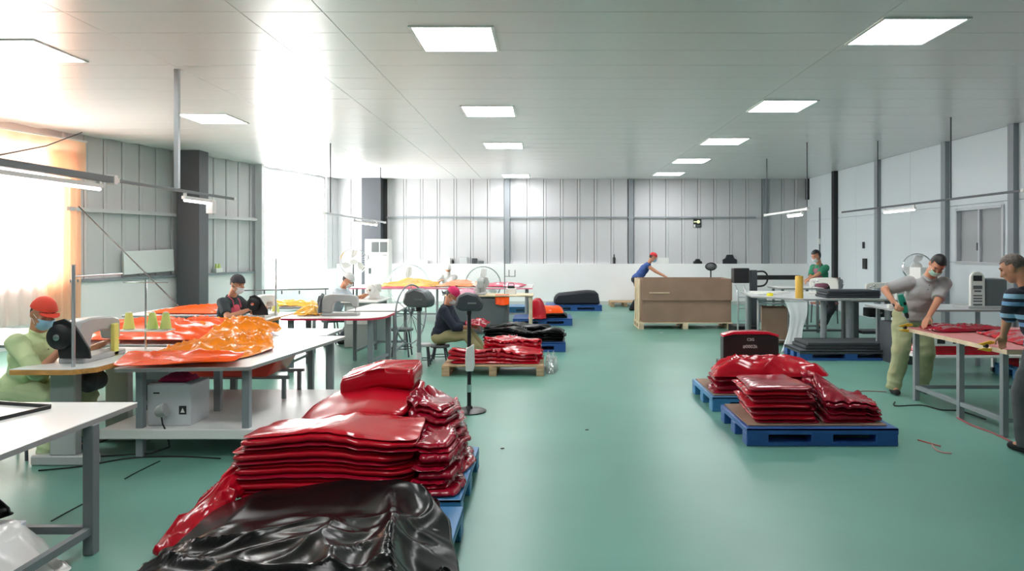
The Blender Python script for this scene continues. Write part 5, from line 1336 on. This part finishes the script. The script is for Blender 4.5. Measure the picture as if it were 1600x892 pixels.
q = MB(); q.lathe([(.004, .15), (.004, .22), (0, .225)], (0, 0, 0), 8, Mr); q.build('drill_bit', M_CHROME, dr)
MB().bar((-.02, .0, -.02), (-.10, .07, .0), .032, .03, bev=.008).build('grip', M_BLACK, dr)
B((-.10, .075, -.02), (.08, .06, .05), bev=.008).build('battery', M_WHITE, dr)
MB().lathe([(0, .0365), (.018, .0365)], (0, 0, .02), 14, Matrix.Rotation(math.radians(90), 4, 'X')).build('badge', M_WHITE, dr)
STR = stripe_mat('striped_knit', [(0, (24, 30, 44)), (.22, (112, 156, 200)), (.42, (30, 38, 56)), (.58, (142, 186, 214)), (.80, (24, 30, 44))], .17)
person('person with cropped grey hair in a blue striped shirt at the right edge', (0, 0, 0), (-.30, .95), (4.06, 5.95, .88), (3.97, 6.06, 1.36), (3.875, 6.12, 1.53),
       (-.62, .62, -.42), (4.25, 6.36, .92), (3.97, 6.42, .90), (4.15, 5.92, 0), (3.96, 6.08, 0), STR, mat('charcoal_trousers', (74, 78, 82), .9), sleeve=.85, hair=M_HAIRGREY, hair_style='crop', voxel=.0095, fat=1.08, sh_w=.19, rel=(.6, -.4, -.3), lel=(-.6, -.2, -.5), grip=(.7, .7), seed=12, tw=1.12, collar=mat('navy_collar', (30, 38, 56), .85), rkn=(-.2, 1, .2), lkn=(-.2, 1, .2))
# trolley with red sheets behind the frame
tl = empty('trolley', (5.55, 9.75, 0), 0, 'white steel trolley with slotted end on castors behind the work frame', 'trolley')
q = MB()
for sx in (-.75, .55): q.box((sx, -.3, .34), (.05, .05, .54)); q.box((sx, .3, .34), (.05, .05, .54))
q.build('frame', M_WHITE, tl)
B((-.1, 0, .30), (1.4, .62, .03), bev=.004).build('shelf', M_WHITE, tl)
B((-.1, -.3, .5), (1.26, .03, .12), bev=.003).build('front_rail', M_WHITE, tl)
for k in range(5): B((-.5 + .2 * k, -.317, .5), (.1, .004, .06)).build('slot', M_BLACK, tl)
for sx in (-.75, .55):
    for sy in (-.3, .3): MB().lathe([(0, -.02), (.04, -.02), (.04, .02), (0, .02)], (sx, sy, .041), 14, Matrix.Rotation(math.radians(90), 4, 'X')).build('castor', M_GREYPLASTIC, tl)
heap('tarpaulin', [(4.85, 9.5), (5.9, 9.48), (5.95, 10.0), (4.9, 10.02)], .317, lambda x, y, r, t: .33 + .24 * (1 - r ** 4) + .03 * ridge(x, y, 4, 2, .3), M_RED, 'red sheet bundled on the white trolley behind the work frame', 'tarpaulin', nth=80, nr=12)
plastic_pallet((6.55, 9.5, 0), 1.0, .9, 0, 'light blue plastic pallet at the far right behind the striped shirt', M_LIGHTBLUE)
heap('tarpaulin', [(6.1, 9.1), (7.0, 9.1), (7.0, 9.9), (6.1, 9.9)], .157, lambda x, y, r, t: .17 + .2 * (1 - r ** 4) + .02 * ridge(x, y, 4, 5, .3), M_RED, 'red sheet heaped on the light blue pallet at the far right', 'tarpaulin', nth=80, nr=12)
cable('cable', smooth_pts([on(1385, 612, .006), on(1345, 611, .006), on(1335, 618, .006)]), .005, mat('pink_flex', (170, 110, 110), .5), 'pale red flex on the floor by the drilling shoe')
cable('cable', smooth_pts([on(1398, 628, .006), on(1400, 634, .006), on(1440, 633, .006), on(1470, 640, .006), on(1500, 642, .006), on(1540, 655, .006)]), .007, M_RUBBER, 'black cable on the floor along the foot of the work frame')
cable('cable', smooth_pts([on(1495, 652, .006), on(1520, 665, .006), on(1550, 676, .006), on(1580, 690, .006)]), .009, mat('dull_red_rubber', (150, 60, 66), .5), 'dull red hose on the floor under the work frame')
cable('scrap', smooth_pts([on(1434, 687, .006), on(1448, 691, .008), on(1455, 693, .012), on(1470, 697, .006)]), .006, mat('scrap_red', (170, 80, 76), .5), 'thin red scrap on the floor near the right edge, upper piece', 'scrap')
cable('scrap', smooth_pts([on(1456, 694, .006), on(1463, 703, .006), on(1475, 707, .006), on(1487, 708, .006)]), .007, mat('scrap_pink', (196, 150, 146), .5), 'pale pink scrap on the floor near the right edge, lower piece', 'scrap')
for k, (px, py, w) in enumerate(((785, 701, 'nearest'), (917, 672, 'middle'))):
    c = on(px, py, 0); tag(B((c.x, c.y, .004), (.03, .02, .007), .4, bev=.002).build('scrap', M_BLACK), '%s dark crumb on the open green floor' % w, 'scrap')
c = on(1034, 520, 0); tag(B((c.x, c.y, .006), (.08, .04, .01), .3, bev=.002).build('scrap', M_WHITE), 'white paper scrap on the floor before the brown carton', 'scrap')

# ================================================================== HUNG AND FIXED THINGS
def busway(label, x, z, y0, y1, lamp=None, drops=(), w=.05, m=None, x1=None):
    t = empty('light_track', (x, (y0 + y1) / 2, z), 0, label, 'light track', 'hanging light tracks')
    yc = (y0 + y1) / 2
    B((0, 0, 0), (w, y1 - y0, w * .9), bev=.004).build('rail', m or M_ALU, t)
    for yy in drops: MB().tube([(0, yy - yc, w * .45), (0, yy - yc, CEIL - z - .002)], .022 if w > .055 else .012, 8).build('hanger', M_DARKSTEEL if w <= .055 else M_STEEL, t)
    for yy in (y0, y1): B((0, yy - yc, 0), (w * 1.3, .06, w * 1.3), bev=.004).build('end_cap', M_WHITE, t)
    if lamp:
        a, b = lamp
        q = B((0, (a + b) / 2 - yc, -.075), (.05, b - a, .04), bev=.006).build('lamp_tray', M_WHITE, t)
        MB().tube([(0, a - yc + .03, -.108), (0, b - yc - .03, -.108)], .016, 8).build('lamp_tube', mat('tube_glow', (250, 252, 255), .4, emit=3.0), q)
        for yy in (a, b): B((0, yy - yc + (.04 if yy == a else -.04), -.04), (.03, .03, .04)).build('lamp_clip', M_WHITE, t)
    return t
busway('thick grey light track hanging across the curtained window', -4.3, 2.37, 3.6, 7.27, (4.6, 7.1), (4.1,), .07, M_STEEL)
busway('grey light track hanging from the square pole by the dark column', -4.3, 2.37, 7.34, 10.1, (8.7, 9.5), (), .035, M_STEEL)
hp = tag(recenter(MB().box((-4.3, 8.55, (2.39 + CEIL) / 2), (.05, .05, CEIL - 2.39)).build('hanging_pole', M_ALU)), 'square grey pole hanging from the ceiling to the second light track', 'pole')
sb = tag(recenter(B((-4.3, 9.42, 2.22), (.09, .1, .17), bev=.006).build('switch_box', M_WHITE)), 'white switch box under the second light track', 'switch box')
busway('pale light track hanging near the rear window, with lamps below', -4.3, 2.37, 14.2, 19.5, (16.4, 18.6), (14.6, 19.0), .045, M_ALU)
busway('white light track hanging near the right rear corner', 5.1, 2.46, 14.4, 17.2, (14.7, 15.6), (14.45, 17.1), .05, M_WHITE)
busway('dark light track hanging along the right wall', 6.4, 2.47, 9.9, 16.0, (12.8, 14.0), (11.67, 14.25), .035, M_DARKSTEEL)
cable('cable', [(-4.3, 5.75, 2.42), (-6.4, 9.4, 3.0), (lx(13.2) + .36, 13.2, CEIL - .002)], .008, M_RUBBER, 'black cable running from the thick light track up to the window corner')
cable('cable', [(lx(13.2) + .30, 13.2, 2.44), (-5.32, 10.62, .86)], .010, M_RUBBER, 'straight black cable slanting from the curtain down to the orange-red sheet')

# curtains on window 1 (they hang from a rail on the wall)
def wallpt(s, off, z):
    p = Vector((LX0, 0, 0)) + dL * s + nL * off; p.z = z; return p
def curtain(name, s0, s1, z0, z1, m, label, off=.16, waves=9, amp=.035, n=70, thick=.006, bottom=None, root=None, part=None):
    V, Fc = [], []; nz = 14
    for sd in (0, 1):
        for j in range(nz + 1):
            for k in range(n + 1):
                u = k / n; f = j / nz
                zb = z0 + (bottom(u) if bottom else 0)
                z = z1 + (zb - z1) * f
                w = amp * (.4 + .6 * f) * math.sin(u * waves * 2 * math.pi + .6 * math.sin(f * 3)) + .01 * rnd((u * 9, f * 3, s0))
                V.append(tuple(wallpt(s0 + (s1 - s0) * u, off + w + sd * thick, z)))
    st = (nz + 1) * (n + 1)
    for j in range(nz):
        for k in range(n):
            a = j * (n + 1) + k
            Fc.append((a, a + 1, a + n + 2, a + n + 1)); Fc.append((st + a, st + a + n + 1, st + a + n + 2, st + a + 1))
    o = mesh_obj(name, V, Fc, m)
    recenter(o)
    return tag(o, label, 'curtain')
curtain('curtain_valance', W1[0] - .1, W1[1] + .35, 3.08, 3.62, M_CURTAIN, 'orange valance across the top of the left window', .2, 11, .03)
curtain('curtain', W1[1] - .42, W1[1] + .30, .42, 3.4, M_CURTAIN, 'orange curtain gathered at the right side of the left window', .14, 5, .045)
curtain('curtain', W1[0], W1[1] - .45, .40, 3.3, M_SHEER, 'sheer pinkish white curtain drawn across the left window', .10, 14, .03, n=110)
cr = empty('curtain_rail', tuple(wallpt((W1[0] + W1[1]) / 2, .17, 3.64)), LANG, 'white curtain rail above the left window', 'curtain rail')
B((0.1, 0, 0), (W1[1] - W1[0] + .6, .05, .03)).build('rail', M_WHITE, cr)
for sx in (-1.9, 0, 1.9): B((sx, .09, 0), (.04, .16, .03)).build('bracket', M_WHITE, cr)
# board on the left wall, by the column
wb_ = tag(B((0, 0, 0), (1.3, .02, .46), 0, bev=.004).build('notice_board', mat('white_board', (226, 230, 230), .3), None), 'blank white board leaning on the wall ledge left of the dark column', 'board')
wb_.location = wallpt(S(15.0), .15, 1.42); wb_.rotation_euler = (0, -.03, LANG)
gb = empty('thread_box', tuple(wallpt(S(17.0), .10, 1.13)), LANG, 'small white box with green cones on the ledge right of the dark column', 'box')
B((0, 0, .05), (.22, .1, .1), bev=.005).build('box_body', M_WHITE, gb)
for sx in (-.05, .05): MB().lathe([(.035, .1), (.02, .2), (0, .2)], (sx, 0, 0), 12).build('thread', M_LIME, gb)
# exit sign and fixings
ex = empty('exit_sign', (bx(1089), YB - .052, 2.38), 0, 'small dark escape sign with a glowing disc on the back wall', 'sign')
B((0, 0, .06), (.24, .02, .25), bev=.004).build('sign_plate', M_BLACK, ex)
MB().lathe([(0, 0), (.05, 0), (.05, .004), (0, .004)], (.03, -.011, .10), 18, Matrix.Rotation(math.radians(90), 4, 'X')).build('glowing_disc', M_EXIT, ex)
B((-.065, -.012, .10), (.08, .004, .03)).build('arrow_bar', M_EXIT, ex)
B((.03, -.012, -.02), (.12, .004, .05)).build('text_strip', M_GREYPLASTIC, ex)
B((-.085, -.012, -.02), (.05, .004, .08)).build('white_corner', M_WHITE, ex)
def ledge_item(px, w, h, m, label, cat, name, d=.1, shape='box'):
    x = bx(px)
    if shape == 'bottle': o = MB().lathe([(0, 0), (w / 2, 0), (w / 2, h * .6), (w * .2, h * .75), (w * .2, h), (0, h)], (0, 0, 0), 12).build(name, m)
    elif shape == 'dome': o = MB().prism([(-w / 2, 0), (w / 2, 0), (w / 2, h * .45), (w * .3, h * .6), (w * .2, h), (-w * .2, h), (-w * .3, h * .6), (-w / 2, h * .45)], -d / 2, d / 2, Matrix.Rotation(math.radians(90), 4, 'X'), bev=.01).build(name, m)
    else: o = B((0, 0, h / 2), (w, d, h), bev=.006).build(name, m)
    o.location = (x, YB - .095, DB + .001); return tag(o, label, cat, 'things on the back ledge')
ledge_item(664, .22, .1, M_WHITE, 'low white box on the back ledge, leftmost above the big fan', 'box', 'box')
ledge_item(700, .17, .17, M_WHITE, 'square white box on the back ledge left of the dark bottles', 'box', 'box')
ledge_item(708, .06, .15, M_BLACK, 'dark bottle on the back ledge beside the square white box', 'bottle', 'bottle', shape='bottle')
ledge_item(725, .22, .2, mat('pale_grey_box', (200, 202, 204), .5), 'taller pale grey box on the back ledge right of the dark bottle', 'box', 'box')
ledge_item(742, .16, .16, M_DARKSTEEL, 'small dark box on the back ledge left of the pilaster', 'box', 'box')
ledge_item(752, .16, .08, M_GREYPLASTIC, 'low grey tin on the back ledge beside the small dark box', 'tin', 'tin')
ledge_item(959, .09, .28, M_BLACK, 'black bottle standing alone on the middle of the back ledge', 'bottle', 'bottle', shape='bottle')
ledge_item(1036, .3, .18, M_WHITE, 'white box on the back ledge behind the red cap', 'box', 'box')
ledge_item(1089, .26, .14, M_BLACK, 'black folded camera-like bundle on the back ledge below the sign', 'bag', 'bag', shape='dome')
ledge_item(1139, .42, .27, mat('black_canvas', (40, 42, 50), .75), 'dark domed bag on the back ledge right of the sign', 'bag', 'bag', shape='dome')
for (px, py, w, h, lb, m) in ((1354, 412, .18, .26, 'black switch box on the right wall beside the grey pilaster', M_BLACK), (1352, 383, .05, .16, 'small dark bracket on the right wall above the black switch box', M_DARKSTEEL)):
    Y = XR * FPX / (px - VX); z = EYE - (py - VY) * Y / FPX
    tag(B((XR - .045, Y, z), (.05, w, h), bev=.005).build('switch_box', m), lb, 'switch box')
cd = empty('conduit', (XR - .04, 21.1, 0), 0, 'thin grey conduit with a white switch running up the right wall near the corner', 'conduit')
MB().tube([(0, 0, 1.0), (0, 0, 2.85)], .022, 8).build('pipe', M_STEEL, cd)
B((-.02, 0, 1.88), (.06, .1, .16), bev=.004).build('switch', M_WHITE, cd)
